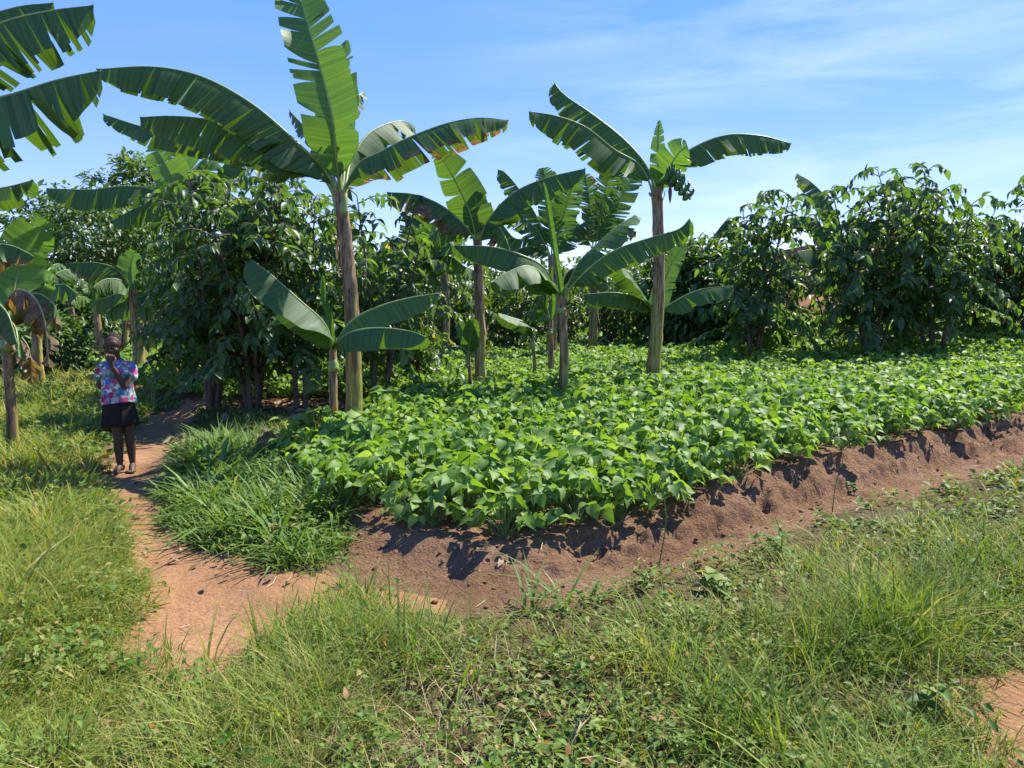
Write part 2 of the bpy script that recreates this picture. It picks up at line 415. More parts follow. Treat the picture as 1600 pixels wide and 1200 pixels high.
def weeds(mb, x, y, per, h, size, spread, tb=0):
    n = len(x); m = rs.poisson(per, n) + 3
    idx = np.repeat(np.arange(n), m); t = len(idx)
    az = rs.rand(t) * 6.283; r = np.abs(rs.randn(t)) * spread
    px, py = x[idx] + np.cos(az) * r, y[idx] + np.sin(az) * r
    hh = (h * (.3 + rs.rand(n)))[idx] * rs.rand(t) * np.exp(-r / (2.2 * spread))
    a2 = az + rs.randn(t) * .9; el = rs.randn(t) * .4 + .1
    dist = np.hypot(px, py)
    L = size * (.55 + .8 * rs.rand(t)) * np.clip(dist / 4, 1, 2.4)
    T = dirs(a2, el); Nn = nrm(np.stack([rs.randn(t) * .45, rs.randn(t) * .45, np.ones(t)], 1))
    tt = np.clip(.45 * rs.rand(n)[idx] + .45 * rs.rand(t) + tb, 0, .93)
    tt = np.where(rs.rand(t) < .035, .97 + .03 * rs.rand(t), tt)
    place_leaves(mb, WEED_T, np.stack([px, py, hgt(px, py) + .008 + hh], 1), T, Nn, L, L * (.42 + .3 * rs.rand(t)), tt)

CLUMP = px_poly([(262, 765), (285, 722), (330, 700), (410, 712), (450, 740), (520, 800), (548, 850), (535, 885), (470, 890), (400, 872), (300, 842), (268, 800)])
SHADE = px_poly([(300, 650), (420, 655), (500, 680), (430, 712), (330, 690), (262, 735), (270, 690)])
MEADOW = px_poly([(-700, 545), (60, 522), (165, 525), (178, 560), (215, 600), (240, 640), (195, 690), (165, 742), (185, 790), (200, 850), (232, 930), (165, 1020), (200, 1055), (100, 1230), (-300, 1230), (-500, 800)])
def keep(x, y, margin=0.0, sd_out=-.50):
    b = bare_d(x, y) + fbm(x * 2.5, y * 2.5, 60) * .30
    fs = dline(x, y, EDGE); fs = np.where(inpoly(x, y, FIELD), fs, -fs)
    return (b < -margin) & ((fs < sd_out) | ((x < -2.2) & (fs < -.05)))
def edge(x, y, s=.55): return np.clip(.35 + (-bare_d(x, y)) / s * .65, .3, 1)
# meadow to the left of the path
mb = MB()
x, y = screen_scatter(50000, 2.0, 34, 1.15)
k = inpoly(x, y, MEADOW) & keep(x, y); x, y = x[k], y[k]
pt = fbm(x * .8, y * .8, 77)
tufts(mb, x, y, 9, .11, .27, .06, 4.0, .8, .8, .13, 4, .22, hf=(.8 + 1.3 * (pt + .3)) * edge(x, y))
x2, y2 = screen_scatter(20000, 2.0, 14, 1.0); k = inpoly(x2, y2, MEADOW) & keep(x2, y2, -.04)
tag(mb.build('meadow_grass', M['grass']), 'sunlit yellowish green meadow grass on the left side of the path', 'grass', kind='stuff')
mw = MB(); k2 = k & (fbm(x2 * .9, y2 * .9, 91) > -.06)
weeds(mw, x2[k2][:1500], y2[k2][:1500], 9, .2, .032, .09, .18)
tag(mw.build('meadow_weeds', M['weed']), 'low broad-leaved weeds growing among the meadow grass left of the path', 'weeds', kind='stuff')
# lush clump between path and field
mb = MB()
cx_ = np.array(CLUMP); lo, hi = cx_.min(0), cx_.max(0)
x = lo[0] + (hi[0] - lo[0]) * rs.rand(2500); y = lo[1] + (hi[1] - lo[1]) * rs.rand(2500)
k = inpoly(x, y, CLUMP) & (bare_d(x, y) < -.06); x, y = x[k], y[k]
tufts(mb, x, y, 8, .14, .28, .06, 6.0, .8, .85, .08, 4, .42, hf=np.clip(.5 + 2.2 * (fbm(x * 1.9, y * 1.9, 5) + .2), .3, 1.35) * edge(x, y, .4))
tufts(mb, x[:60], y[:60], 8, .28, .42, .05, 11, .5, 1.0, .02, 4, .25, hf=edge(x[:60], y[:60], .4))
tag(mb.build('lush_grass', M['fresh']), 'lush tall green grass clump between the path and the bean field', 'grass', kind='stuff')
mw = MB(); weeds(mw, x[:420], y[:420], 8, .2, .035, .07)
tag(mw.build('clump_weeds', M['weed']), 'small round-leaved weeds at the foot of the lush grass clump', 'weeds', kind='stuff')
# shaded grass below the coffee trees
mb = MB(); sp = np.array(SHADE); lo, hi = sp.min(0) - [2.2, .2], sp.max(0) + [.2, 2.5]
x = lo[0] + (hi[0] - lo[0]) * rs.rand(1900); y = lo[1] + (hi[1] - lo[1]) * rs.rand(1900)
k = (bare_d(x, y) < -.08) & (x < -1.9); x, y = x[k], y[k]
k = (~inpoly(x, y, FIELD)) | inpoly(x, y, SHADE); x, y = x[k], y[k]
tufts(mb, x, y, 8, .06, .16, .06, 5, .8, .8, .04, 4, .05, hf=edge(x, y))
tag(mb.build('shaded_grass', M['fresh']), 'short dark green grass in the shade below the coffee trees', 'grass', kind='stuff')
# foreground verge
mb, mw, md = MB(), MB(), MB()
x, y = screen_scatter(14500, 2.0, 15, 1.15)
k = ~inpoly(x, y, MEADOW) & ~inpoly(x, y, CLUMP) & keep(x, y, -.02) & ~inpoly(x, y, FIELD) & ((x > -1.9) | (y < 3.4)); x, y = x[k], y[k]
dens = fbm(x * 1.1, y * 1.1, 12)
thin = (y < 2.95) & (x > -.55) & (x < .95)
g = rs.rand(len(x)) < np.where(thin, .22, .50 + 1.1 * dens)
tufts(mb, x[g], y[g], 9, .08, .23, .05, 3.6, .8, .75, .10, 4, .16, hf=np.clip(.7 + 2.4 * (dens[g] + .12), .4, 1.6) * edge(x[g], y[g], .5))
d = rs.rand(len(x)) < np.where((x < -.1) & (y < 3.4), .22, .03)
tufts(md, x[d], y[d], 9, .08, .18, .06, 2.6, .9, .8, 0, 4, .0, hf=edge(x[d], y[d], .4))
wk = rs.rand(len(x)) < np.where((x > -.2), .17 - .5 * dens, .08)
weeds(mw, x[wk], y[wk], 13, .14, .032, .085, .16)
wk = rs.rand(len(x)) < .03
weeds(mw, x[wk], y[wk], 14, .18, .036, .06, -.05)
# big grass tussocks
for (px, py, n, h0, h1, sp_) in [(1390, 1000, 60, .30, .52, .16), (1300, 1030, 34, .22, .42, .14), (1090, 1090, 24, .2, .38, .10), (1190, 1165, 26, .18, .32, .10), (560, 1010, 30, .2, .36, .12),
                                 (480, 1000, 34, .16, .30, .12), (1480, 960, 40, .25, .42, .2), (1560, 900, 40, .2, .36, .2), (560, 940, 16, .15, .28, .08), (230, 1030, 16, .12, .22, .08), (660, 1050, 18, .2, .34, .09)]:
    c = onplane(px, py)
    xx, yy = c[0] + rs.randn(n) * sp_, c[1] + rs.randn(n) * sp_
    tufts(mb, xx, yy, 8, h0, h1, .03, 4.2, .5, .7, .05, 4, .0)
tag(mb.build('verge_grass', M['grass']), 'mixed short green grass on the roadside verge in the foreground', 'grass', kind='stuff')
tag(md.build('dry_grass', M['straw']), 'straw-coloured dry grass stalks scattered over the foreground verge', 'grass', kind='stuff')
tag(mw.build('verge_weeds', M['weed']), 'creeping broad-leaved weeds covering the foreground verge', 'weeds', kind='stuff')
# sparse bits on the bare earth: dry stems, crumbs
mb = MB(); n = 480
x = -1.6 + 6.4 * rs.rand(n); y = 3.1 + 4.6 * rs.rand(n); k = bare_d(x, y) > 0; x, y = x[k], y[k]; n = len(x)
a = rs.rand(n) * 6.283
for i in range(n):
    L = .04 + .16 * rs.rand() ** 2; p = np.array([x[i], y[i], 0]); q = p + np.array([math.cos(a[i]), math.sin(a[i]), 0]) * L
    m_ = (p + q) / 2 + np.append(rs.randn(2) * L * .12, 0)
    pts = np.array([p, m_, q]); pts[:, 2] = hgt(pts[:, 0], pts[:, 1]) + .006 + rs.rand() * .008
    tube(mb, pts, .0012 + .0014 * rs.rand(), 4, False, tint=rs.rand())
tag(mb.build('straw_bits', M['straw']), 'short dry straw bits littering the bare earth', 'straw', kind='stuff')
mb = MB(); n = 3600
x = -2.4 + 8.5 * rs.rand(n); y = 2.9 + 6.2 * rs.rand(n)
fs = dline(x, y, EDGE); fs = np.where(inpoly(x, y, FIELD), fs, -fs)
k = (bare_d(x, y) > -.05) & ((rs.rand(n) < .06) | ((fs > -.7) & (fs < .25) & (rs.rand(n) < .8))); x, y = x[k], y[k]; n = len(x)
ico = np.array([(1, 0, 0), (-1, 0, 0), (0, 1, 0), (0, -1, 0), (0, 0, 1), (0, 0, -1), (.6, .6, .55), (-.6, .6, .5), (-.6, -.6, .5), (.6, -.6, .5)], float)
icf = np.array([(0, 6, 4), (6, 2, 4), (2, 7, 4), (7, 1, 4), (1, 8, 4), (8, 3, 4), (3, 9, 4), (9, 0, 4), (0, 2, 6), (2, 1, 7), (1, 3, 8), (3, 0, 9), (2, 0, 5), (1, 2, 5), (3, 1, 5), (0, 3, 5)])
s = .004 + .016 * rs.rand(n) ** 3.5
V = ico[None] * (s[:, None, None] * (.6 + .7 * rs.rand(n, 10, 1))) * np.array([1.2, 1, .75]) + np.stack([x, y, hgt(x, y) + s * .3], 1)[:, None]
mb.add(V.reshape(-1, 3), (icf[None] + (np.arange(n) * 10)[:, None, None]).reshape(-1, 3))
tag(mb.build('soil_crumbs', M['soil'], smooth=True), 'small soil crumbs lying on the bare earth and field bank', 'soil', kind='stuff')
# leaf litter below the coffee trees
mb = MB(); n = 1500
x = -4.6 + 3.6 * rs.rand(n); y = 6.9 + 4.0 * rs.rand(n); k = inpoly(x, y, FIELD) | (y < 9); x, y = x[k], y[k]
k = (bare_d(x, y) < 0) & (x > -4.2); x, y = x[k], y[k]; n = len(x)
n2 = 190; x2 = -3.4 + 3.4 * rs.rand(n2); y2 = 2.6 + 5 * rs.rand(n2); k = (bare_d(x2, y2) > -.1) & (hgt(x2, y2) < .08); x = np.r_[x, x2[k]]; y = np.r_[y, y2[k]]
L = .07 + .14 * rs.rand(len(x)); L[n:] *= .38; n = len(x)
place_leaves(mb, COFFEE_T, np.stack([x, y, hgt(x, y) + .012 + .02 * rs.rand(n)], 1), dirs(rs.rand(n) * 6.3, rs.randn(n) * .25), nrm(np.stack([rs.randn(n) * .4, rs.randn(n) * .4, np.ones(n)], 1)), L, L * .5, rs.rand(n))
tag(mb.build('leaf_litter', M['litter']), 'dry brown fallen leaves on the ground below the coffee trees', 'leaf litter', kind='stuff')

# ------------------------------------------------------------------ bean crop
def bean_leaflets(n_tri, hgt_, rad, r_, low):
    az0 = r_.rand(n_tri) * 6.283
    f = np.sqrt((np.arange(n_tri) + .5) / n_tri)
    f = r_.permutation(f)
    rr = rad * f * (.75 + .4 * r_.rand(n_tri))
    zz = hgt_ * (1.0 - .62 * (rr / rad) ** 1.6) * (.72 + .36 * r_.rand(n_tri))
    P = np.stack([np.cos(az0) * rr, np.sin(az0) * rr, np.maximum(zz, .07)], 1)
    O, T, Nn, L, tint = [], [], [], [], []
    for i in range(n_tri):
        a = az0[i] + r_.randn() * .35; tl = r_.rand() * .62 if r_.rand() > .012 else .92
        for da, sc in ((0, 1.0), (1.45, .92), (-1.45, .92)):
            aa = a + da + r_.randn() * .15
            d = np.array([math.cos(aa), math.sin(aa), 0])
            O.append(P[i] + d * (.025 if da == 0 else .006)); el = -.9 + 1.15 * r_.rand()
            T.append(dirs(np.array(aa), np.array(el)))
            Nn.append(np.array([r_.randn() * .5, r_.randn() * .5 , 1.0]) + d * .25)
            L.append((.068 + .055 * r_.rand()) * sc); tint.append(np.clip(tl + .3 * r_.rand() + (.1 if r_.rand() < .1 else 0), 0, .9))
            if r_.rand() < .004: tint[-1] = 1.0
    return P, np.array(O), np.array(T), nrm(np.array(Nn)), np.array(L), np.array(tint)
bean_src = []
for v in range(6):
    r_ = np.random.RandomState(100 + v)
    P, O, T, Nn, L, tint = bean_leaflets(23 + v % 4, .34 + .05 * r_.rand(), .23, r_, False)
    f_, s_ = MB(), MB()
    place_leaves(f_, BEAN_T, O, T, Nn, L, L * (.74 + .12 * r_.rand(len(L))), tint, .16)
    for p in P:
        b0 = np.array([p[0] * .08, p[1] * .08, p[2] * .35 * r_.rand()])
        tube(s_, [b0, (b0 + p) / 2 + np.array([p[0] * .12, p[1] * .12, .03]), p], [.0035, .0025, .0015], 4, False, tint=r_.rand())
    tube(s_, [(0, 0, -.04), (.004, .003, .12), (-.004, .004, .24)], [.006, .005, .003], 5, False, tint=.2)
    bean_src.append((f_.mesh('foliage', M['bean']), s_.mesh('stem', M['bean_stem'])))
SKIP = px_poly([(250, 660), (440, 655), (520, 668), (515, 690), (440, 690), (300, 690)])
COFFEEZ = [(-4.6, 7.3), (-1.75, 7.5), (-1.5, 8.6), (-1.7, 10.6), (-4.6, 11.2)]
bx, by = [], []
gyy = np.arange(3.6, 46, .33)
for row in gyy:
    c_ = np.arange(-30, 45, .30)
    bx.append(c_ + rs.randn(len(c_)) * .055); by.append(row + .0 * c_ + rs.randn(len(c_)) * .055)
bx, by = np.concatenate(bx), np.concatenate(by)
# rows follow the front edge of the field
ca, sa = math.cos(.45), math.sin(.45)
bx, by = bx * ca - (by - 5) * sa * 1.0, bx * sa + (by - 5) * ca + 5
k = inpoly(bx, by, FIELD) & (np.abs(bx) < .72 * by + 1.2) & (by < 42) & ~inpoly(bx, by, COFFEEZ)
k &= ~((bx < -.3 * by) & (by > 24)) & ~((by > 24) & (bx < .1 * by))
bx, by = bx[k], by[k]
bed = dline(bx, by, EDGE)
k = bed > .0; bx, by, bed = bx[k], by[k], bed[k]
dd = np.hypot(bx, by); o_ = np.argsort(dd); bx, by, bed, dd = bx[o_], by[o_], bed[o_], dd[o_]
inview = np.abs(bx) < .66 * by + .15
near_i = np.nonzero(inview)[0][:298]
isnear = np.zeros(len(bx), bool); isnear[near_i] = True
src_objs = [[bpy.data.objects.new('foliage', a), bpy.data.objects.new('stem', b)] for a, b in bean_src]
BZ = {'edge': ('leafy bean plant in the outermost row on the crumbling bank of the field', 'bean plants in the outermost row on the bank'),
      'left': ('bright green bean plant inside the near left corner of the field before the tall banana', 'bean plants in the near left corner of the field'),
      'right': ('bright green bean plant inside the dense crop behind the outermost row', 'bean plants inside the dense crop')}
for n_, i in enumerate(near_i):
    zn = 'edge' if bed[i] < .34 else ('left' if bx[i] < -.3 else 'right')
    lab, grp = BZ[zn]
    v = rs.randint(6)
    t = thing('bean_plant', (bx[i], by[i], H(bx[i], by[i]) - .01), lab, 'bean plant', grp, rs.rand() * 6.283, (.86 + .3 * rs.rand()) * (.92 if zn == 'edge' else 1.05))
    t.rotation_euler[0] = rs.randn() * .06; t.rotation_euler[1] = rs.randn() * .06
    for s in src_objs[v]:
        c = s.copy(); COL.objects.link(c); c.parent = t
for a in src_objs:
    for s in a: bpy.data.objects.remove(s)
mb = MB()
low = []
for v in range(8):
    r_ = np.random.RandomState(300 + v); low.append((bean_leaflets(16, .38, .24, r_, True), bean_leaflets(7, .38, .24, r_, True)))
for i in np.nonzero(~isnear)[0]:
    far = dd[i] > 17
    P, O, T, Nn, L, tint = low[rs.randint(8)][1 if far else 0]
    a = rs.rand() * 6.283; c, s = math.cos(a), math.sin(a)
    Rm = np.array([[c, -s, 0], [s, c, 0], [0, 0, 1]])
    sc = .88 + .32 * rs.rand()
    place_leaves(mb, BEAN_LOW if dd[i] > 10.5 else BEAN_T, O @ Rm.T * sc + np.array([bx[i], by[i], H(bx[i], by[i])]), T @ Rm.T, Nn @ Rm.T, L * (1.35 if far else 1.0), L * (1.1 if far else .8), tint, .12)
tag(mb.build('bean_crop', M['bean']), 'dense green bean crop filling the rest of the field to its far edge', 'bean crop', kind='stuff')
# ------------------------------------------------------------------ banana plants
def banana_leaf(parent, ctrl, w, U=(0, 0, 1), fold=(-60, -60), tears=9, brown=0., seed=0, mat='banana', pet=.18, jit=10, gap=.35, curl=-12, rip=.02, rows=44, rib=.017, tint=.5, roll=0., tipw=5.):
    r_ = np.random.RandomState(seed)
    c, L = catmull(ctrl, rows + 1)
    T = nrm(np.gradient(c, axis=0))
    U = np.asarray(U, float)
    S = nrm(np.cross(T, U)); 
    for i in range(1, len(S)):
        if np.dot(S[i], S[i - 1]) < 0: S[i] = -S[i]
    Nv = np.cross(S, T)
    if np.dot(Nv.mean(0), U) < 0: Nv = -Nv
    if roll:
        q = math.radians(roll); S, Nv = S * math.cos(q) + Nv * math.sin(q), Nv * math.cos(q) - S * math.sin(q)
    t = np.linspace(0, 1, rows + 1)
    i0 = int(round(pet * rows))
    tb = (t - t[i0]) / (1 - t[i0])
    prof = w * np.clip(tb / .16, 0, 1) ** .55 * np.maximum(1 - np.clip(tb, 0, 1) ** tipw, 0) ** .6
    mb = MB(); mm = 6
    svals = np.linspace(0, 1, mm)
    for side, sg in ((0, 1), (1, -1)):
        nb = max(0, int(tears * 1.75 * (.8 + .4 * r_.rand())))
        cuts = np.sort(r_.rand(nb) ** .75 * (rows - i0 - 2) + i0 + 1).astype(int) if nb else np.array([], int)
        cuts = np.unique(np.r_[i0, cuts, rows])
        for a, b in zip(cuts[:-1], cuts[1:]):
            if b <= a: continue
            idx = np.arange(a, b + 1)
            torn = tears > 0
            da = r_.randn() * jit * (1.3 if torn else 0)
            sk = .32 + r_.randn() * .07 * torn
            lr = 1 - rip * r_.rand() * 8 * torn
            g = gap * r_.rand() ** 1.5 * torn
            mid = (a + b) / 2
            V, vein, brn = [], [], []
            for i in idx:
                # rows near a torn edge are pulled in towards the segment's middle at the outer side
                ang0 = fold[side]
                p = c[i].copy(); ru = r_.rand()
                for j, s in enumerate(svals):
                    if j:
                        ang = math.radians(ang0 + curl * s * 1.4 + da * s + 3 * math.sin(i * .9 + side * 2) * s)
                        ds = prof[i] * (svals[j] - svals[j - 1]) * lr
                        p = p + ds * (sg * S[i] * math.cos(ang) + Nv[i] * math.sin(ang) + T[i] * sk)
                    pull = (mid - i) / rows * L * (1 - t[i0] * 0) * g * s * s * (1 if (i == a or i == b) else .55)
                    V.append(p + T[i] * pull + (Nv[i] * .006 if j else 0))
                    vein.append(t[i] * L + .02 * s)
                    e = max(0, s - (1 - brown * 1.0 * (.35 + 1.1 * ru))) * 2.2 if brown > 0 else 0
                    e += brown * max(0, tb[i] - .82) * 2.6 * (.4 + .6 * s)
                    if brown >= 1: e = .95
                    brn.append(min(e, 1))
            n = len(idx); kk = np.arange(n - 1)[:, None] * mm; jj = np.arange(mm - 1)[None]
            F = np.stack([kk + jj, kk + jj + 1, kk + mm + jj + 1, kk + mm + jj], -1).reshape(-1, 4)
            if sg < 0: F = F[:, ::-1]
            mb.add(V, F, vein=np.array(vein), brown=np.array(brn), tint=np.clip(tint + r_.randn() * .16, 0, 1))
    lf = mb.build('leaf', M[mat], parent)
    mr = MB(); rr = rib * (1.15 - .95 * t) * np.where(t < pet, 1 + 1.7 * (1 - t / max(pet, .01)) ** 1.3, 1)
    tube(mr, c - Nv * (rr * .5)[:, None], rr, 6, True, tint=np.full(rows + 1, .35 + .6 * (brown >= .9)))
    mr.build('midrib', M['midrib'], lf)
    return lf

def pseudostem(parent, base, crown, r0, r1, seed, sheaths=5):
    r_ = np.random.RandomState(seed); mb = MB()
    n, k = 26, 20
    base, crown = np.asarray(base, float), np.asarray(crown, float)
    bow = np.append(r_.randn(2) * .035 * np.linalg.norm(crown - base) / 2.5, 0)
    f = np.linspace(0, 1, n); th = np.arange(k) * 2 * math.pi / k
    ctr = base + (crown - base) * f[:, None] + bow * np.sin(f * math.pi)[:, None]
    rad = r0 + (r1 - r0) * f ** .8 + .02 * np.exp(-f * 14)
    ph = r_.rand(6) * 6.28
    V, z = [], []
    for i in range(n):
        rid = .05 * np.sin(3 * th + ph[0] + f[i] * 2) + .035 * np.sin(7 * th + ph[1] - f[i] * 3) + .03 * r_.randn(k)
        step = .10 * ((f[i] * 5 + th / 6.283 * 1.0 + ph[2]) % 1 < .13)
        q = rad[i] * (1 + rid + step)
        V.append(ctr[i] + np.stack([np.cos(th) * q, np.sin(th) * q, 0 * th], 1)); z.append(np.full(k, f[i]))
    V = np.vstack(V)
    i = np.arange(n - 1)[:, None] * k; j = np.arange(k)[None]; j2 = (j + 1) % k
    F = np.stack([i + j, i + j2, i + k + j2, i + k + j], -1).reshape(-1, 4)
    mb.add(V, F, rise=np.concatenate(z))
    mb.build('pseudostem', M['stem'], parent)
    if sheaths:
        for q in range(sheaths):          # dried leaf sheaths peeling off the stem
            f0 = .25 + .72 * r_.rand(); a = r_.rand() * 6.283; ln = .12 + .3 * r_.rand(); ww = .35 + .5 * r_.rand()
            ii_ = int(f0 * (n - 1)); up = r_.rand() < .4
            rows_ = []
            for s in np.linspace(0, 1, 6):
                out = 1.06 + (.5 + .8 * r_.rand()) * s ** 2 * (1.0 if up else .6)
                zz = ctr[ii_, 2] + (ln * s * (.7 if up else -1))
                for e in (-1, 0, 1):
                    aa = a + e * ww * (1 - .75 * s)
                    rows_.append([ctr[ii_, 0] + math.cos(aa) * rad[ii_] * out, ctr[ii_, 1] + math.sin(aa) * rad[ii_] * out, zz + r_.randn() * .006])
            F = [(3 * q_ + e, 3 * q_ + e + 1, 3 * q_ + e + 4, 3 * q_ + e + 3) for q_ in range(5) for e in (0, 1)]
            ms = MB(); ms.add(rows_, np.array(F), tint=r_.rand()); ms.build('dry_sheath', M['litter'], parent)

def banana(label, bpx, cpx, Y, r0, r1, leaves, seed, group='banana plants', sheaths=5, lean=0.):
    """bpx: (x) of the foot, cpx: crown in photo pixels at distance Y; leaves: list of (pixel midrib, depth offset, width, options)"""
    cr = at(cpx[0], cpx[1], Y)
    fx = at(bpx, 560, Y)[0]; foot = np.array([fx, Y + lean, 0]); foot[2] = H(foot[0], foot[1]) - .05
    t = thing('banana_plant', foot, label, 'banana plant', group)
    pseudostem(t, np.zeros(3), cr - foot, r0, r1, seed, sheaths)
    for k, (pts, dy, w, op) in enumerate(leaves):
        m = len(pts); op = dict(op)
        W = []
        for i, (x, y) in enumerate(pts):
            s = i / (m - 1)
            o = np.interp(s, np.linspace(0, 1, len(dy)), dy) if hasattr(dy, '__len__') else dy * s
            W.append(at(x, y, Y + o))
        W = [W[0] * .35 + cr * .65 - np.array([0, 0, .22])] + W
        banana_leaf(t, np.array(W) - foot, w, seed=seed * 31 + k, **op)
    return t
FACE = (0.1, -1, .35)
hang = lambda **k: dict(dict(fold=(-62, -66), curl=-14), **k)
face = lambda **k: dict(dict(U=FACE, fold=(14, 10), curl=8), **k)

B1 = banana('tallest banana plant, its upright torn leaf reaching the top of the picture', 549, (531, 300), 7.8, .092, .058, [
    ([(535, 300), (540, 235), (545, 180), (552, 158), (568, 142)], 1.2, .20, hang(tears=16, brown=.35)),
    ([(528, 300), (512, 250), (482, 205), (452, 172)], 1.5, .16, hang(tears=10, brown=.5)),
    ([(527, 302), (500, 268), (430, 235), (330, 215), (240, 202), (160, 178)], (0, .15, .4), .26, hang(tears=12, brown=.12)),
    ([(538, 300), (548, 250), (572, 212), (602, 194), (630, 189), (648, 197)], 1.3, .32, hang(tears=10)),
    ([(533, 300), (530, 240), (527, 185), (531, 125), (536, 88), (541, 62)], .35, .30, face(fold=(28, -25), tears=6, jit=12, gap=.5, mat='banana_young', pet=.2, tipw=1.6)),
    ([(528, 302), (505, 262), (470, 227), (400, 166), (320, 121), (240, 104), (150, 108)], (0, -.3, -.7), .37, hang(tears=15, jit=5, gap=.12, rip=.01, pet=.12)),
    ([(526, 305), (495, 264), (460, 242), (400, 207), (330, 187), (270, 181), (218, 183)], (0, -.2, -.2), .36, hang(tears=11, brown=.16, gap=.2, pet=.18, jit=7)),
    ([(537, 300), (560, 256), (592, 238), (640, 214), (700, 192), (750, 184), (795, 188)], (0, -.3, -.4), .33, hang(fold=(-48, -58), tears=13, brown=.34, gap=.25, jit=7, pet=.12)),
    ([(531, 300), (526, 250), (520, 190), (507, 130), (487, 60), (469, 0), (452, -45)], (0, -.25, -.3, 0), .31, face(fold=(12, 8), tears=6, jit=7, gap=.55, mat='banana_young', pet=.13, tint=.35, rib=.02)),
], 1, sheaths=7)
banana('young banana sucker with broad low leaves at the foot of the tallest banana plant', 521, (520, 545), 7.5, .05, .035, [
    ([(519, 545), (507, 505), (470, 470), (430, 434), (393, 405)], (0, -.25, -.3), .29, dict(fold=(-50, -60), tears=0, pet=.14, curl=-8, tint=.2, tipw=7)),
    ([(522, 545), (545, 505), (583, 482), (635, 466), (686, 458)], (0, -.2, -.1), .24, hang(fold=(-25, -62), tears=2, jit=4, pet=.16, tint=.55)),
    ([(522, 546), (545, 520), (590, 512), (640, 517), (669, 528)], (0, -.5, -.9), .25, hang(fold=(-50, -52), tears=1, jit=4, pet=.16, tint=.3)),
    ([(520, 545), (516, 500), (508, 470), (505, 430)], .3, .06, face(fold=(50, 50), tears=0, mat='banana_young')),
], 2, sheaths=1)
B2 = banana('tall slim banana plant carrying a green fruit bunch on the right of the field', 1017, (1026, 292), 11.5, .105, .074, [
    ([(1024, 300), (1010, 258), (975, 217), (930, 181), (885, 150), (866, 130)], .5, .40, hang(fold=(-58, -62), tears=11, gap=.2, jit=8, pet=.13)),
    ([(1022, 302), (1000, 258), (960, 233), (915, 198), (870, 181), (826, 174)], -.5, .44, hang(fold=(-52, -66), tears=14, brown=.1, gap=.25, pet=.13)),
    ([(1030, 300), (1058, 250), (1095, 224), (1140, 210), (1190, 212), (1237, 224)], .3, .36, hang(tears=16, brown=.14, gap=.22, jit=7, pet=.2)),
    ([(1027, 300), (1029, 255), (1029, 222), (1030, 187)], .2, .17, face(fold=(35, -30), tears=6, tipw=1.3, mat='banana_young')),
    ([(1030, 300), (1043, 268), (1058, 242), (1074, 226)], -.4, .27, dict(U=(.3, -1, .5), fold=(8, 8), tears=3, mat='banana_young', pet=.22, roll=15)),
], 3, sheaths=7)
# fruit bunch hanging from the tall slim plant
fb = MB(); r_ = np.random.RandomState(5)
c0 = at(1026, 288, 11.5); c1 = at(1044, 280, 11.3); c2 = at(1062, 293, 11.2); c3 = at(1079, 312, 11.2)
pl, _ = catmull([c0, c1, c2, c3], 16)
fo = np.array(B2.location)
tube(fb, pl - fo, np.linspace(.03, .014, 16), 7)
for hnd in range(5):
    p = pl[6 + hnd * 2]; tdir = nrm(pl[7 + hnd * 2] - pl[5 + hnd * 2])
    for k in range(10):
        a = k / 10 * 6.283 + hnd * .5
        e1 = nrm(np.cross(tdir, [0, 1, 0])); e2 = np.cross(tdir, e1)
        o = e1 * math.cos(a) + e2 * math.sin(a); Lf = .15 * (1 - .09 * hnd)
        q, _ = catmull([p, p + o * .05, p + o * .095 + np.array([0, 0, Lf * .4]), p + o * .09 + np.array([0, 0, Lf])], 7)
        tube(fb, q - fo, np.array([.008, .016, .021, .022, .021, .016, .006]), 6)
fb.build('fruit_bunch', M['fruit'], B2)
fbud = MB(); q, _ = catmull([c0 + [.05, -.2, 0], at(1046, 288, 11.2), at(1047, 300, 11.2), at(1047, 318, 11.2)], 8)
tube(fbud, q - fo, np.array([.01, .012, .016, .022, .03, .026, .018, .004]), 7, tint=.3); fbud.build('dry_sheath', M['litter'], B2)
banana('short banana sucker half hidden behind the tall slim fruiting banana plant', 1027, (1026, 490), 12.6, .07, .05, [
    ([(1025, 492), (1035, 452), (1050, 412), (1067, 383)], .1, .19, dict(U=(.2, -1, .3), fold=(10, 14), tears=5, mat='banana_young', pet=.1, jit=6)),
    ([(1027, 492), (1055, 470), (1095, 452), (1147, 446)], -.3, .36, hang(fold=(-30, -48), tears=3, jit=4)),
    ([(1024, 492), (1006, 462), (982, 428), (950, 402)], -.5, .32, hang(fold=(-30, -50), tears=3, jit=5, tint=.4)),
    ([(1024, 492), (1000, 466), (960, 457), (910, 460)], -.4, .30, hang(tears=2, jit=4, tint=.3)),
], 4, sheaths=1)
banana('medium banana plant with a steep green leaf and browned drooping leaves', 750, (746, 375), 11, .082, .06, [
    ([(744, 378), (735, 335), (716, 292), (696, 256), (681, 238)], -.2, .36, dict(U=(-.6, -1, .1), fold=(-20, 22), tears=2, jit=8, gap=.4, roll=20, tint=.65, tipw=3)),
    ([(748, 378), (765, 340), (800, 303), (850, 279), (915, 263)], -.5, .36, hang(fold=(-45, -60), tears=7, gap=.3)),
    ([(743, 378), (727, 352), (692, 322), (650, 304), (604, 300)], -.3, .34, hang(tears=9, brown=.55)),
    ([(745, 378), (733, 352), (705, 350), (680, 362), (660, 385)], .8, .32, hang(tears=7)),
    ([(748, 378), (760, 354), (776, 352), (790, 372), (799, 398)], -.4, .30, hang(tears=6, brown=.5)),
    ([(746, 378), (745, 340), (743, 315), (746, 298)], -.2, .24, dict(U=(0, -1, .2), fold=(-40, -45), tears=2, tint=.8)),
], 5, sheaths=4)
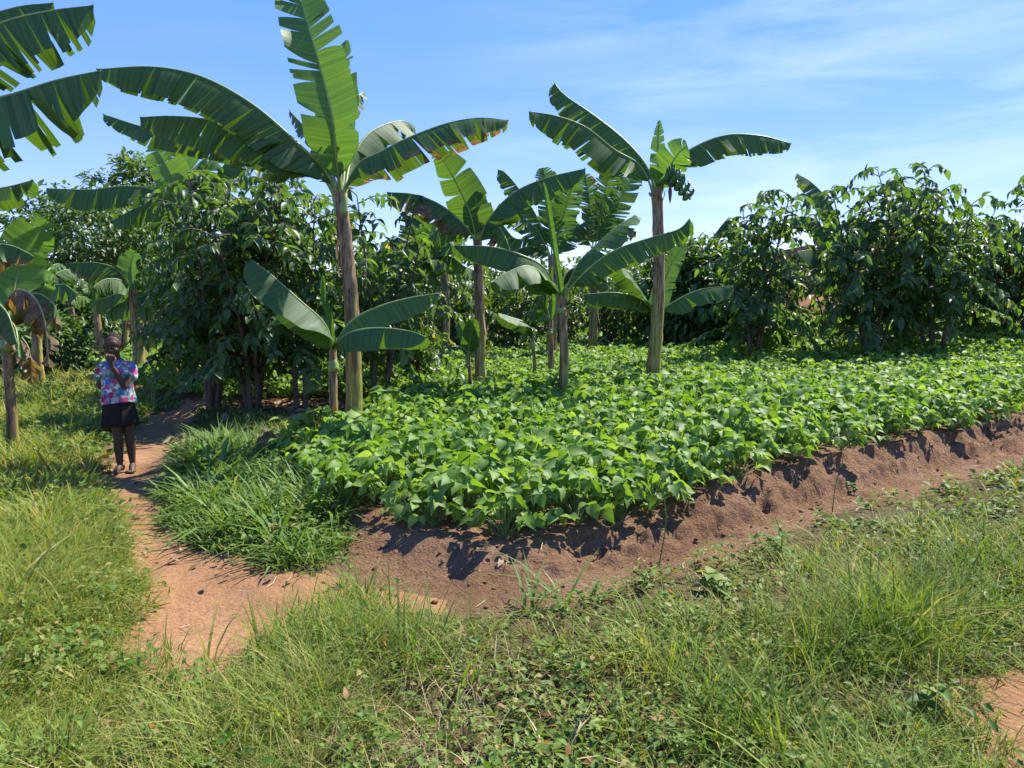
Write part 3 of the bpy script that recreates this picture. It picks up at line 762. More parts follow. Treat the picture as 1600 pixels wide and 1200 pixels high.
banana('small two-leaved banana sucker standing in the beans beside the medium banana plant', 737, (732, 548), 11.0, .03, .022, [
    ([(732, 548), (728, 530), (722, 515), (716, 502)], .1, .10, face(tears=0, mat='banana_young')),
    ([(732, 548), (735, 530), (738, 512), (741, 497)], -.2, .13, face(tears=0)),
    ([(731, 552), (722, 542), (708, 541), (694, 541)], -.2, .045, hang(tears=2)),
], 6, sheaths=0)
B4 = banana('banana plant with an erect rolled new leaf in the middle of the bean field', 878, (876, 462), 10, .068, .05, [
    ([(877, 466), (882, 430), (908, 415), (935, 425), (952, 450)], .5, .26, hang(tears=5)),
    ([(877, 466), (868, 405), (858, 342), (849, 284)], 0, .075, face(fold=(70, 75), tears=0, mat='banana_young', curl=60, pet=.05, tint=.3, tipw=9)),
    ([(873, 465), (852, 420), (815, 398), (765, 385), (705, 384)], (0, -.4, -.4), .30, hang(tears=2, jit=4, tint=.45, pet=.12)),
    ([(873, 465), (848, 428), (825, 415), (795, 424), (765, 442)], (0, -.6, -1.0), .34, hang(fold=(-30, -60), tears=2, jit=4, pet=.15)),
    ([(879, 465), (903, 412), (930, 384), (965, 353), (992, 336)], (0, .1, .3), .36, dict(U=(-.4, -.4, 1), fold=(-6, -35), tears=6, brown=.22, tint=.6)),
    ([(880, 465), (915, 424), (960, 391), (1020, 370), (1060, 358), (1078, 341)], (0, -.5, -.8), .31, hang(fold=(-55, -64), tears=11, gap=.3, tint=.6)),
    ([(875, 465), (862, 440), (850, 452), (838, 480), (826, 495)], .6, .22, hang(tears=2, tint=.7)),
], 7, sheaths=4)
banana('small banana sucker with short leaves left of the rolled-leaf banana plant', 862, (860, 500), 12.4, .055, .04, [
    ([(859, 502), (848, 488), (835, 484), (820, 488)], -.3, .24, hang(tears=2, tint=.7)),
    ([(861, 502), (863, 470), (860, 440), (862, 415)], .1, .08, face(fold=(50, 50), tears=0, mat='banana_young')),
    ([(859, 503), (852, 470), (840, 462), (830, 480)], .2, .2, hang(tears=2)),
], 8, sheaths=1)
banana('tiny banana sucker drooping a single dark leaf among the beans at the field centre', 838, (832, 520), 12.2, .03, .022, [
    ([(831, 524), (822, 505), (800, 496), (778, 489)], -.2, .22, hang(fold=(-20, -50), tears=0, tint=.3)),
    ([(832, 524), (826, 515), (818, 520), (812, 535)], -.2, .10, hang(tears=0)),
], 9, sheaths=0)

def rnd_leaves(cpx, n, L, seed, up=.5, w=.42, brown=.15, tears=14, mat='banana'):
    """leaves fanned out at random, in pixels relative to the crown; L is the length in pixels"""
    r_ = np.random.RandomState(seed); o = []
    for k in range(n):
        a = (k + .5 * r_.rand()) / n * math.pi * 1.0 + .02
        dx = math.cos(a) * (.75 + .3 * r_.rand()); ln = L * (.75 + .4 * r_.rand()); dy = (r_.rand() * 2 - 1) * 1.4
        lift = (math.sin(a) ** 1.2) * up * 1.3 + .12
        x, y = cpx
        pts = [(x + dx * ln * .03, y), (x + dx * ln * .3, y - lift * ln * .75), (x + dx * ln * .65, y - lift * ln * 1.0), (x + dx * ln * 1.0, y - lift * ln * (.85 + .25 * (lift > .6)) + ln * .22 * abs(dx))]
        steep = abs(dx) < .35
        o.append((pts, dy, w * (.8 + .3 * r_.rand()), (face if steep else hang)(tears=tears, brown=brown * (r_.rand() < .5), jit=14, gap=.5, rows=30, tint=.35 + .4 * r_.rand(), mat=mat)))
    return o
# further plants behind the crop
banana('far ragged banana plant with feathery torn leaves behind the rolled-leaf banana plant', 858, (862, 400), 17, .12, .08, [
    ([(860, 402), (845, 350), (815, 300), (790, 270), (777, 265)], .3, .40, hang(tears=24, gap=.42, jit=16)),
    ([(860, 402), (840, 360), (810, 335), (780, 318)], -.5, .42, hang(tears=24, gap=.42, jit=16)),
    ([(860, 402), (835, 375), (805, 372), (785, 350)], .2, .42, hang(tears=24, gap=.42, jit=16, brown=.3)),
    ([(862, 402), (862, 340), (855, 290), (848, 262)], .2, .36, face(tears=20, gap=.42, jit=16)),
    ([(864, 402), (880, 340), (892, 300), (900, 268)], -.3, .36, face(tears=20, gap=.42, jit=16)),
    ([(864, 402), (885, 365), (905, 352), (925, 340)], .3, .38, hang(tears=20, gap=.42, jit=16)),
    ([(860, 402), (835, 385), (800, 392), (785, 400)], -.2, .36, hang(tears=20, gap=.42, jit=16, brown=.3)),
], 11)
banana('far banana plant with shredded upright leaves left of the tall fruiting banana plant', 925, (928, 390), 18, .12, .08, [
    ([(927, 392), (924, 345), (920, 305), (914, 272)], .2, .34, face(tears=22, gap=.42, jit=18, brown=.5)),
    ([(929, 392), (938, 340), (948, 290), (956, 255)], -.2, .36, face(tears=24, gap=.42, jit=18)),
    ([(930, 392), (950, 345), (975, 300), (997, 262)], .2, .40, face(tears=24, gap=.42, jit=18)),
    ([(927, 392), (905, 350), (880, 330), (858, 322)], .3, .38, hang(tears=22, gap=.42, jit=16)),
    ([(930, 392), (950, 365), (975, 358), (995, 362)], -.2, .38, hang(tears=18, gap=.5, jit=16, brown=.4)),
], 12)
banana('banana plant with light green leaves between coffee trees right of the tallest banana', 652, (655, 410), 13, .10, .075, rnd_leaves((655, 412), 7, 85, 21, .55, .36), 13)
banana('banana plant hidden low behind the medium banana plant with pale new leaves', 690, (695, 425), 16, .10, .075, rnd_leaves((695, 428), 7, 70, 22, .6, .36, mat='banana_young'), 14)
banana('far banana plant rising behind the small leaning coffee tree on the right', 1172, (1175, 395), 20, .12, .08, [
    ([(1175, 397), (1160, 370), (1135, 352), (1112, 372)], .2, .36, hang(tears=8)),
    ([(1175, 397), (1150, 352), (1135, 345), (1115, 368)], .2, .3, hang(tears=6)), ([(1175, 397), (1190, 360), (1215, 345), (1250, 340)], 0, .36, hang(tears=10))], 15)
banana('banana plant behind the right coffee trees, one torn leaf sticking out above them', 1325, (1322, 395), 18, .12, .08, [
    ([(1321, 398), (1310, 345), (1292, 310), (1268, 285), (1245, 271)], 0, .40, hang(tears=12, gap=.4)),
    ([(1320, 398), (1285, 350), (1250, 338), (1208, 352)], -.3, .38, hang(tears=8)),
    ([(1320, 398), (1300, 378), (1280, 385), (1258, 410)], -.5, .46, hang(tears=2, tint=.2)),
    ([(1320, 398), (1295, 392), (1270, 390), (1245, 393)], -.8, .50, hang(tears=2, tint=.2)),
    ([(1324, 398), (1350, 360), (1390, 345), (1420, 360)], .3, .4, hang(tears=8))], 16)
banana('banana plant behind the left coffee trees with pale leaves standing above their crowns', 298, (292, 330), 13.5, .12, .08, [
    ([(290, 332), (275, 290), (255, 250), (240, 228)], -.2, .36, dict(U=(.3, -1, .2), fold=(10, 16), tears=2, mat='banana_young', tint=.9)),
    ([(292, 332), (300, 280), (282, 240), (270, 222)], .3, .30, face(tears=6, mat='banana_young')),
    ([(293, 332), (305, 270), (325, 245), (348, 262)], -.2, .40, hang(fold=(-35, -40), tears=8)),
    ([(290, 332), (250, 300), (200, 290), (140, 296), (72, 294)], -.5, .42, hang(tears=9, jit=6)),
    ([(290, 334), (260, 320), (220, 322), (175, 345)], .2, .40, hang(tears=8)),
    ([(294, 332), (340, 270), (365, 245), (395, 245)], .2, .4, hang(tears=8))], 17)
banana('stout banana plant right behind the child, with a browned drooping leaf and yellow stem', 218, (207, 452), 14, .14, .085, [
    ([(205, 455), (185, 422), (150, 410), (108, 411)], -.3, .40, hang(tears=8, brown=.3)),
    ([(206, 455), (190, 438), (165, 436), (145, 448)], -.8, .36, hang(tears=5, brown=.15)),
    ([(208, 455), (205, 420), (208, 402), (212, 392)], 0, .24, face(tears=2, mat='banana_young')),
    ([(209, 455), (220, 425), (235, 418), (250, 425)], .2, .34, hang(tears=5)),
    ([(206, 455), (190, 455), (165, 465), (140, 470)], .5, .36, hang(tears=5)),
    ([(206, 458), (195, 470), (180, 478), (165, 490)], .2, .34, hang(tears=3)),
    ([(209, 455), (225, 460), (240, 470), (250, 480)], .2, .3, hang(tears=3, mat='banana_young'))], 18)
for (bx_, cx2, cy2, Y, n, L, sd, lab) in [
    (160, 150, 478, 17, 6, 62, 31, 'distant thin-stemmed banana plant left of the child, low spreading leaves'),
    (196, 195, 470, 19, 6, 55, 32, 'distant banana plant just above the head of the child'),
    (240, 243, 466, 18, 6, 60, 33, 'distant banana plant right of the child, thin brown stem against the beans'),
    (262, 262, 452, 15.5, 6, 62, 34, 'banana plant half hidden by the leftmost coffee tree'),
    (60, 62, 455, 14, 7, 85, 35, 'banana plant with bright leaves left of the far round tree trunk'),
    (112, 110, 470, 20, 6, 60, 36, 'distant banana plant in the middle of the hedge at the end of the meadow')]:
    banana(lab, bx_, (cx2, cy2), Y, .10, .065, rnd_leaves((cx2, cy2 + 2), n, L, sd, .5, .34, .2, 8), sd, sheaths=2)
# plants at the left edge of the picture
banana('banana plant with curled dry brown leaves at the left edge of the meadow', 14, (8, 510), 7.4, .05, .04, [
    ([(10, 512), (22, 450), (42, 385), (76, 342)], (0, .2, .2), .26, dict(U=(.5, -1, .3), fold=(-20, 25), tears=5, mat='banana_young', tint=.7, gap=.5)),
    ([(6, 512), (-30, 420), (-10, 385), (20, 384), (56, 402)], (0, -.3, -.3), .26, hang(tears=3, brown=.5)),
    ([(10, 512), (28, 455), (52, 432), (84, 428)], (0, .4, .5), .28, hang(fold=(-20, -30), tears=4, mat='banana_young')),
    ([(10, 512), (12, 470), (28, 452), (52, 462), (70, 500), (77, 575)], (0, -.6, -.7), .22, hang(tears=12, brown=1.2, jit=24, gap=.7, curl=-22)),
    ([(11, 512), (35, 470), (60, 458), (85, 478), (98, 512)], (0, -.1, .1), .24, hang(tears=3, brown=.7)),
    ([(7, 512), (-20, 480), (-10, 470), (12, 490), (28, 540)], (0, -.7, -.9), .24, hang(tears=1, tint=.15)),
    ([(9, 514), (14, 500), (25, 515), (30, 560)], (0, -.3, -.5), .18, hang(tears=3, mat='banana_young')),
    ([(7, 512), (-30, 440), (-60, 430), (-100, 470)], (0, .1, .2), .3, hang(tears=4)),
    ([(9, 514), (25, 520), (45, 545), (50, 600)], (0, .1, .2), .18, hang(tears=9, brown=1.2, jit=24, gap=.7)),
], 41, sheaths=5)
banana('large banana plant whose torn leaves reach in from the left picture edge', -190, (-150, 300), 5.2, .12, .085, [
    ([(-150, 300), (-110, 140), (-40, 40), (20, 12), (84, 4)], (0, .4, .5), .30, hang(tears=10)),
    ([(-148, 300), (-120, 150), (-60, 75), (0, 36), (75, 17), (147, 8)], (0, -.1, -.1), .40, hang(fold=(-60, -64), tears=16, gap=.4, jit=8)),
    ([(-148, 300), (-120, 215), (-55, 168), (20, 146), (90, 124), (157, 110)], (0, -.3, -.4), .44, hang(tears=8, gap=.6, jit=12)),
    ([(-150, 300), (-105, 300), (-50, 300), (10, 292), (52, 281)], (0, .2, .2), .22, hang(fold=(-20, -50), tears=8)),
    ([(-152, 300), (-220, 180), (-330, 120), (-450, 150)], (0, .3, .4), .38, hang(tears=8)),
    ([(-152, 300), (-190, 150), (-230, 20), (-260, -80)], (0, -.4, -.6), .36, face(tears=6)),
], 42, sheaths=5)

# ------------------------------------------------------------------ coffee trees and other woody plants
def coffee_meshes(h, nst, spread, seed, leafL, dens=1.0, low=.18, tpl=COFFEE_T, blen=1.0):
    r_ = np.random.RandomState(seed); w, f = MB(), MB()
    O, T, Nn, L, ti = [], [], [], [], []
    for s in range(nst):
        az = s / nst * 6.283 + r_.rand() * .9; rt = spread * (.35 + .65 * r_.rand()) * (0 if nst == 1 else 1); hh = h * (.72 + .28 * r_.rand()) if s else h
        p0 = np.array([math.cos(az) * .06, math.sin(az) * .06, -.05]); 
        p1 = np.array([math.cos(az) * rt * .45, math.sin(az) * rt * .45, hh * .45]) + r_.randn(3) * .06
        p2 = np.array([math.cos(az) * rt, math.sin(az) * rt, hh * .92])
        st, _ = catmull([p0, p1, p2], 30)
        tube(w, st, np.linspace(.024 + .004 * h, .007, 30), 7)
        nb = int(hh / .135 * dens)
        for b in range(nb):
            fz = low + (1 - low) * (b + r_.rand()) / nb
            q = st[min(29, int(fz * 29.9))]
            a = b * 2.4 + r_.rand() * 1.2
            bl = blen * (.45 + .75 * r_.rand()) * (1.05 - .62 * fz ** 2.5)
            d = np.array([math.cos(a), math.sin(a), 0])
            up = .55 * r_.rand() + .15
            c3 = q + d * bl + np.array([0, 0, bl * (up - .25 - .45 * r_.rand())])
            br, _ = catmull([q, q + d * bl * .5 + np.array([0, 0, bl * up * .5]), c3], 9)
            tube(w, br, np.linspace(.009, .003, 9), 4, False)
            nn = max(3, int(bl / .078))
            for k in range(nn):
                g = (k + .6) / nn
                if g < .22 and r_.rand() < .6: continue
                i = g * 8; i0 = min(7, int(i)); pp = br[i0] + (br[i0 + 1] - br[i0]) * (i - i0)
                bt = nrm(br[i0 + 1] - br[i0]); sd = nrm(np.cross(bt, [0, 0, 1.]))
                for sg in (1, -1):
                    if r_.rand() < .1: continue
                    dirv = sd * sg * (.6 + .5 * r_.rand()) + bt * (.3 + .8 * r_.rand()) + np.array([0, 0, .1 - 1.3 * r_.rand()]) + r_.randn(3) * .22
                    O.append(pp); T.append(dirv); Nn.append(np.array([0, 0, 1.]) + d * .4 + r_.randn(3) * .42)
                    L.append(leafL * (.62 + .6 * r_.rand())); ti.append(.55 * r_.rand() + .38 * (g ** 2) * r_.rand() + (.06 if r_.rand() < .2 else 0) if r_.rand() > .012 else 1)
    L = np.array(L)
    place_leaves(f, tpl, np.array(O), nrm(np.array(T)), nrm(np.array(Nn)), L, L * (.42 + .12 * r_.rand(len(L))), np.clip(np.array(ti), 0, 1))
    return w, f
_cache = {}
def coffee(label, px, Y, key, sc=1.0, rz=0., mat='coffee', name='coffee_tree', cat='coffee tree', group='coffee trees', dx=0., zs=1.0):
    ck, key = key, key + mat
    if key not in _cache:
        w, f = coffee_meshes(*CK[ck])
        _cache[key] = (w.mesh('trunk', M['bark']), f.mesh('crown', M[mat]))
    x = at(px, 560, Y)[0] + dx
    t = thing(name, (x, Y, H(x, Y) - .02), label, cat, group, rz, (sc, sc, sc * zs))
    for n, me in zip(('trunk', 'crown'), _cache[key]):
        o = bpy.data.objects.new(n, me); COL.objects.link(o); o.parent = t
    return t
CK = {'a': (3.45, 5, .85, 11, .155, 1.15, .2, COFFEE_T, .95), 'b': (3.25, 5, .85, 12, .16, 1.15, .19, COFFEE_T, .95), 'c': (3.15, 4, .6, 13, .165, 1.15, .22, COFFEE_T, .9),
      'd': (3.5, 5, .95, 14, .18, 1.12, .24, COFFEE_T, 1.1), 'e': (3.8, 5, 1.15, 15, .18, 1.1, .25, COFFEE_T, 1.15), 'f': (2.6, 5, .8, 16, .19, 1.3, .05, COFFEE_LOW, .9), 'g': (3.4, 4, .7, 17, .185, 1.15, .2, COFFEE_T, 1.0), 'h': (3.7, 5, .95, 18, .175, 1.15, .22, COFFEE_T, 1.1), 'i': (3.1, 4, .85, 19, .16, 1.15, .22, COFFEE_T, .9)}
coffee('leafy coffee tree nearest the path with foliage drooping over the shaded grass', 330, 10.4, 'a', .94, .3, 'coffee_light')
coffee('dense coffee tree in the middle of the left thicket behind the broad dark sucker leaf', 395, 10.1, 'b', 1.06, 1.3, 'coffee_light')
coffee('thick-leaved coffee tree directly left of the tallest banana stem', 470, 10.2, 'c', 1.1, 2.2, 'coffee_light')
coffee('coffee tree directly right of the tallest banana stem with berry-laden shoots', 592, 10.4, 'i', 1.0, .8, 'coffee_light')
coffee('coffee tree at the back of the left thicket below the pale banana leaf', 365, 12.8, 'h', .98, 3.3, 'coffee_light')
coffee('coffee tree at the back of the thicket behind the tallest banana plant', 450, 12.4, 'a', 1.12, 4.3, 'coffee_light')
coffee('low coffee tree right of the thicket at the left border of the beans', 640, 12.6, 'b', .82, 5.0)
coffee('coffee tree behind the child, right of the stout banana plant', 285, 13.0, 'c', .84, 1.0)
coffee('slender leaning coffee tree at the left end of the right-hand group', 1178, 14.6, 'g', 1.06, .4, 'coffee_light')
coffee('broad coffee tree in front of the brick house on the right', 1362, 14.2, 'd', 1.04, 2.0, 'coffee_light')
coffee('tallest coffee tree on the right with a spreading top against the sky', 1462, 14.4, 'e', 1.06, 1.0, 'coffee_light')
coffee('coffee tree at the right edge of the picture', 1572, 16.5, 'h', 1.0, 4.0, 'coffee_light')
coffee('shorter coffee tree in the gap left of the tallest one on the right', 1405, 15.8, 'i', .92, 5.2, 'coffee_light')
coffee('dark bushy coffee tree between the tallest right one and the picture edge', 1512, 17.5, 'b', .9, 2.6)
coffee('coffee bush low beside the slender leaning coffee tree', 1205, 16.4, 'f', .95, 1.9)
coffee('slim coffee tree right before the visible brick wall', 1296, 18.5, 'i', .82, 3.9)
coffee('coffee tree between the tallest right one and the broad one, set further back', 1425, 17.5, 'h', 1.0, 2.2, 'coffee_light')
coffee('coffee tree just outside the right edge of the picture', 1690, 15.5, 'e', .95, 3.0)
for (px, Y, k, s, rz, lab) in [(720, 18.5, 'f', .98, 0, 'rounded dark coffee bush behind the medium banana plant'), (800, 19.5, 'f', 1.0, 1, 'rounded coffee bush left of the rolled-leaf banana plant'),
                               (640, 19, 'b', .85, 2, 'coffee tree in the back row left of the medium banana plant'), (950, 19.5, 'f', .92, 3, 'coffee bush between the rolled-leaf and the tall fruiting banana plants'),
                               (1005, 22, 'b', .78, 4, 'coffee tree in the back row behind the tall fruiting banana stem'), (880, 20.5, 'f', .9, 5, 'coffee bush directly behind the rolled-leaf banana plant'),
                               (570, 16, 'e', .9, 2.4, 'coffee tree deep behind the thicket right of the tallest banana stem')]:
    coffee(lab, px, Y, k, s, rz)

def canopy(label, px, Y, top_px, width, seed, leaf=.16, nl=5200, mat='darktree', base=.3, name='tree', cat='tree', clumps=26, flat=.6, rx=None):
    """a broad-leaved tree: forking trunk and leaves gathered in clumps at the ends of its limbs"""
    r_ = np.random.RandomState(seed); x = at(px, 560, Y)[0]; z0 = H(x, Y); h = at(px, top_px, Y)[2] - z0
    w, f = MB(), MB(); fork = np.array([0, 0, h * base])
    tube(w, [(0, 0, -.05), (r_.randn() * .05, 0, h * base * .5), fork], [.05 * h * .55, .045 * h * .5, .04 * h * .5], 9)
    O, T, Nn, ti, L = [], [], [], [], []
    for c in range(clumps):
        a = c * 2.399; u = (c + .5) / clumps
        rr = width * .5 * math.sqrt(r_.rand() * .9 + .1) * math.sqrt(max(.05, 1 - (2 * u - .75) ** 2 * .55)); zc = h * base + .1 + (h * (1 - base) - .1 - .17 * width * flat) * u
        p = np.array([math.cos(a) * rr, math.sin(a) * rr, zc])
        br, _ = catmull([fork * (.75 + .25 * r_.rand()), fork * .6 + p * .4 + np.array([0, 0, -.06 * h]), p], 10)
        tube(w, br, np.linspace(.016 * h * .6, .006, 10), 5, False)
        m = nl // clumps; cr = width * (.13 + .08 * r_.rand())
        q = nrm(r_.randn(m, 3)) * (r_.rand(m, 1) ** .45) * cr * np.array([1.15, 1.15, flat])
        out = nrm(q + .4 * (p - fork) / np.linalg.norm(p - fork) * cr)
        O.append(p + q); T.append(out + r_.randn(m, 3) * .5 + np.array([0, 0, -.45])); Nn.append(out * .6 + np.array([0, 0, 1.]) + r_.randn(m, 3) * .35)
        L.append(leaf * (.6 + .7 * r_.rand(m))); ti.append(np.clip(.25 + .35 * r_.rand() + .35 * r_.randn(m) * .6, 0, 1))
    L = np.concatenate(L)
    place_leaves(f, COFFEE_LOW, np.vstack(O), np.vstack(T), nrm(np.vstack(Nn)), L, L * .5, np.concatenate(ti))
    t = thing(name, (x, Y, z0), label, cat, 'trees beyond the field')
    w.build('trunk', M['bark2'], t); f.build('crown', M[mat], t)
    return t
canopy('round light green tree with visible branches beyond the meadow on the left', 150, 24, 292, 4.6, 51, .21, 5200, 'lighttree', .50, clumps=30)
canopy('dark tree top rising behind the left thicket', 236, 32, 234, 3.8, 52, .26, 4200)
canopy('round drooping mango tree right of the tall fruiting banana stem', 1086, 19, 362, 2.9, 53, .22, 7500, 'lighttree', base=.12, clumps=44, flat=1.0, name='mango_tree', cat='mango tree')
canopy('bushy tree at the far end of the meadow above the grass', 122, 22, 455, 2.4, 54, .2, 3000, 'lighttree', .08, clumps=24, flat=1)
canopy('low green bush at the left rim of the meadow', 60, 17, 480, 2.2, 55, .18, 2600, 'lighttree', .05, clumps=22, flat=1)
canopy('tall dark hedge tree behind the left-edge banana plants', -60, 19, 420, 3.4, 56, .22, 4200, 'darktree', .1, clumps=30, flat=1)
for i, (px, Y, tp, wd, lab) in enumerate([(330, 27, 395, 5, 'far tree behind the back of the left thicket'), (560, 30, 420, 6, 'far tree right behind the tallest banana stem'), (700, 33, 400, 6, 'far tree behind the medium banana plant'),
                                           (830, 34, 395, 6, 'far tree behind the feathery banana plant'), (970, 32, 385, 6, 'far tree behind the shredded upright banana leaves'), (1150, 34, 395, 6, 'far tree between the mango tree and the leaning coffee tree'),
                                           (1240, 40, 440, 6, 'far low tree left of the brick house'), (1480, 36, 395, 6, 'far tree behind the tallest right coffee tree'), (1600, 34, 380, 6, 'far tree at the right edge of the picture'),
                                           (1730, 30, 370, 6, 'far tree outside the right picture edge'), (20, 34, 400, 6, 'far tree at the left end of the meadow'), (200, 36, 440, 6, 'far tree behind the stout banana plant')]):
    canopy(lab, px, Y, tp, wd, 60 + i, .3, 2800, 'darktree', .1, clumps=26, flat=.9)
# ------------------------------------------------------------------ house, bricks, earth lumps
def box(mb, a, b, **at_):
    (x0, y0, z0), (x1, y1, z1) = a, b
    V = [(x0, y0, z0), (x1, y0, z0), (x1, y1, z0), (x0, y1, z0), (x0, y0, z1), (x1, y0, z1), (x1, y1, z1), (x0, y1, z1)]
    mb.add(V, np.array([(3, 2, 1, 0), (4, 5, 6, 7), (0, 1, 5, 4), (1, 2, 6, 5), (2, 3, 7, 6), (3, 0, 4, 7)]), **at_)
def brick_mat():
    m, nt = mat_new('red_brick')
    b = N(nt, 'ShaderNodeTexBrick'); co = N(nt, 'ShaderNodeTexCoord').outputs['Object']
    sx = N(nt, 'ShaderNodeSeparateXYZ'); nt.links.new(co, sx.inputs[0])
    cb = N(nt, 'ShaderNodeCombineXYZ'); nt.links.new(math_(nt, 'ADD', sx.outputs[0], sx.outputs[1]), cb.inputs[0]); nt.links.new(sx.outputs[2], cb.inputs[1])
    nt.links.new(cb.outputs[0], b.inputs['Vector'])
    for k, v in (('Scale', 1), ('Brick Width', .27), ('Row Height', .125), ('Mortar Size', .012)): b.inputs[k].default_value = v
    b.inputs['Color1'].default_value = (.30, .12, .075, 1); b.inputs['Color2'].default_value = (.22, .085, .055, 1); b.inputs['Mortar'].default_value = (.24, .17, .12, 1)
    n = noise(nt, 3, 5, co)
    c = mixc(nt, 1.0, b.outputs[0], ramp(nt, n, [(.3, (.7, .7, .7)), (.7, (1.3, 1.25, 1.2))]), 'MULTIPLY')
    surf(nt, c, .9, bump(nt, b.outputs['Fac'], -.6, .02), spec=.2)
    return m
M['brick'] = brick_mat()
hx0, hx1 = at(1258, 500, 25)[0], at(1420, 500, 25)[0]
hz = H((hx0 + hx1) / 2, 26)
ht = thing('brick_house', (hx0, 25, hz), 'roofless red brick house partly hidden behind the right-hand coffee trees', 'house')
mb = MB(); w_, hh_ = hx1 - hx0, 1.95
for a, b in ((.0, 1.1), (2.0, w_)):                         # front wall with a window opening
    box(mb, (a, 0, -.3), (b, .22, hh_))
box(mb, (1.1, 0, -.3), (2.0, .22, .7)); box(mb, (1.1, 0, 1.6), (2.0, .22, hh_))
box(mb, (0, .22, -.3), (.22, 4.5, hh_)); box(mb, (w_ - .22, .22, -.3), (w_, 4.5, hh_)); box(mb, (.22, 4.28, -.3), (w_ - .22, 4.5, hh_))
for k in range(9): box(mb, (.3 + k * .37, .01, hh_), (.3 + k * .37 + .25, .21, hh_ + (.11 if k % 3 else .22)))
mb.build('wall', M['brick'], ht, False)
mb = MB(); box(mb, (1.1, .05, .7), (2.0, .17, .78)); box(mb, (1.1, .06, .78), (1.16, .16, 1.6)); box(mb, (1.94, .06, .78), (2.0, .16, 1.6)); mb.build('window_frame', M['bark2'], ht, False)
bp = at(1592, 480, 25); bt_ = thing('brick_pile', (bp[0], 25, H(bp[0], 25)), 'untidy pile of red bricks behind the crop at the right picture edge', 'brick pile')
mb = MB(); r_ = np.random.RandomState(3)
for k in range(150):
    lv = r_.rand() ** 1.6; p = np.array([r_.randn() * .9 * (1 - lv * .6), r_.randn() * .5 * (1 - lv * .6), .06 + lv * 1.3]); a = r_.rand() * 3.14; t_ = r_.randn() * .3
    o = MB(); box(o, (-.14, -.07, -.06), (.14, .07, .06)); V = o.v[0]
    V = np.stack([V[:, 0] * math.cos(a) - V[:, 1] * math.sin(a), V[:, 0] * math.sin(a) + V[:, 1] * math.cos(a), V[:, 2] + V[:, 0] * t_], 1) + p
    mb.add(V, o.f[0])
mb.build('bricks', M['brick'], bt_, False)
def lump(name, loc, r, label, cat, mat, seed, sq=.75, kind=None):
    r_ = np.random.RandomState(seed); th, ph = np.meshgrid(np.linspace(0, math.pi, 22), np.arange(32) / 32 * 6.283, indexing='ij')
    D = np.stack([np.sin(th) * np.cos(ph), np.sin(th) * np.sin(ph), np.cos(th)], -1)
    q = 1 + .5 * fbm(D[..., 0] * 1.7 + seed, D[..., 1] * 1.7 + D[..., 2] * 1.3, seed) + .28 * fbm(D[..., 0] * 5 + D[..., 2] * 3, D[..., 1] * 5 + seed, seed + 3)
    P = D * q[..., None] * r * np.array([1, .9, sq])
    i = np.arange(21)[:, None] * 32; j = np.arange(32)[None]; j2 = (j + 1) % 32
    mb = MB(); mb.add(P.reshape(-1, 3), np.stack([i + j, i + 32 + j, i + 32 + j2, i + j2], -1).reshape(-1, 4))
    o = mb.build(name, mat); o.location = [float(v) for v in loc]; tag(o, label, cat, kind=kind); return o
p = onplane(421, 722); lump('earth_lump', (p[0], p[1], H(p[0], p[1]) + .09), .11, 'rough brown lump of earth beside the lush grass at the left field corner', 'earth lump', M['soil'], 4, 1.25)
p = onplane(212, 801); lump('stone', (p[0], p[1], H(p[0], p[1]) + .012), .03, 'small dark stone lying on the trodden earth path', 'stone', M['soil'], 9)
p = at(1250, 490, 23.4); lump('earth_heap', (p[0], 23.4, H(p[0], 23.4) + .25), 1.3, 'low heap of bare orange earth behind the crop in front of the brick house', 'earth heap', M['path'], 12, .40)

# ------------------------------------------------------------------ single plants that stand out
def weed_plant(px, py, h, nl, leaf, label, seed, mat='weed', wid=.5, name='weed', cat='weed', tb=.4, droop=.3, z=0):
    r_ = np.random.RandomState(seed); p = onplane(px, py, z); t = thing(name, (p[0], p[1], H(p[0], p[1]) - .01), label, cat)
    w, f = MB(), MB(); st, _ = catmull([(0, 0, -.02), (r_.randn() * .02, r_.randn() * .02, h * .5), (r_.randn() * .05, r_.randn() * .05, h)], 14)
    tube(w, st, np.linspace(.005, .002, 14), 5, True, tint=.3)
    O, T, Nn, L = [], [], [], []
    for k in range(nl):
        g = .25 + .75 * (k + .5) / nl; a = k * 2.4 + r_.rand() * .6
        O.append(st[min(13, int(g * 13))]); d = np.array([math.cos(a), math.sin(a), .35 - droop * r_.rand()]); T.append(d)
        Nn.append(np.array([0, 0, 1.]) + r_.randn(3) * .2); L.append(leaf * (1.1 - .5 * g) * (.8 + .4 * r_.rand()))
    L = np.array(L); place_leaves(f, BEAN_T, np.array(O), np.array(T), nrm(np.array(Nn)), L, L * wid, np.clip(tb + .25 * r_.randn(nl), 0, .9))
    w.build('stem', M['bean_stem'], t); f.build('foliage', M[mat], t); return t
weed_plant(1211, 878, .30, 11, .10, 'upright broad-leaved weed at the foot of the bank on the right verge', 1)
weed_plant(1222, 872, .16, 8, .08, 'low broad-leaved weed right beside the upright one on the verge', 2)
weed_plant(536, 905, .20, 10, .07, 'leafy weed between the lush grass and the bare bank', 3)
weed_plant(1120, 925, .12, 9, .13, 'large pale-leaved weed at the top of the verge below the bank', 4, wid=.75, tb=.75)
weed_plant(1440, 1120, .16, 12, .10, 'grey green jagged weed at the lower right of the verge', 5)
weed_plant(1010, 920, .13, 9, .07, 'small leafy weed against the bare earth below the bank', 6)
weed_plant(565, 1040, .16, 12, .08, 'dark leafy weed among the grass left of the foreground centre', 7, tb=.1)
weed_plant(1335, 742, .12, 10, .07, 'little green weed sprouting on the face of the right bank', 8, z=.1)
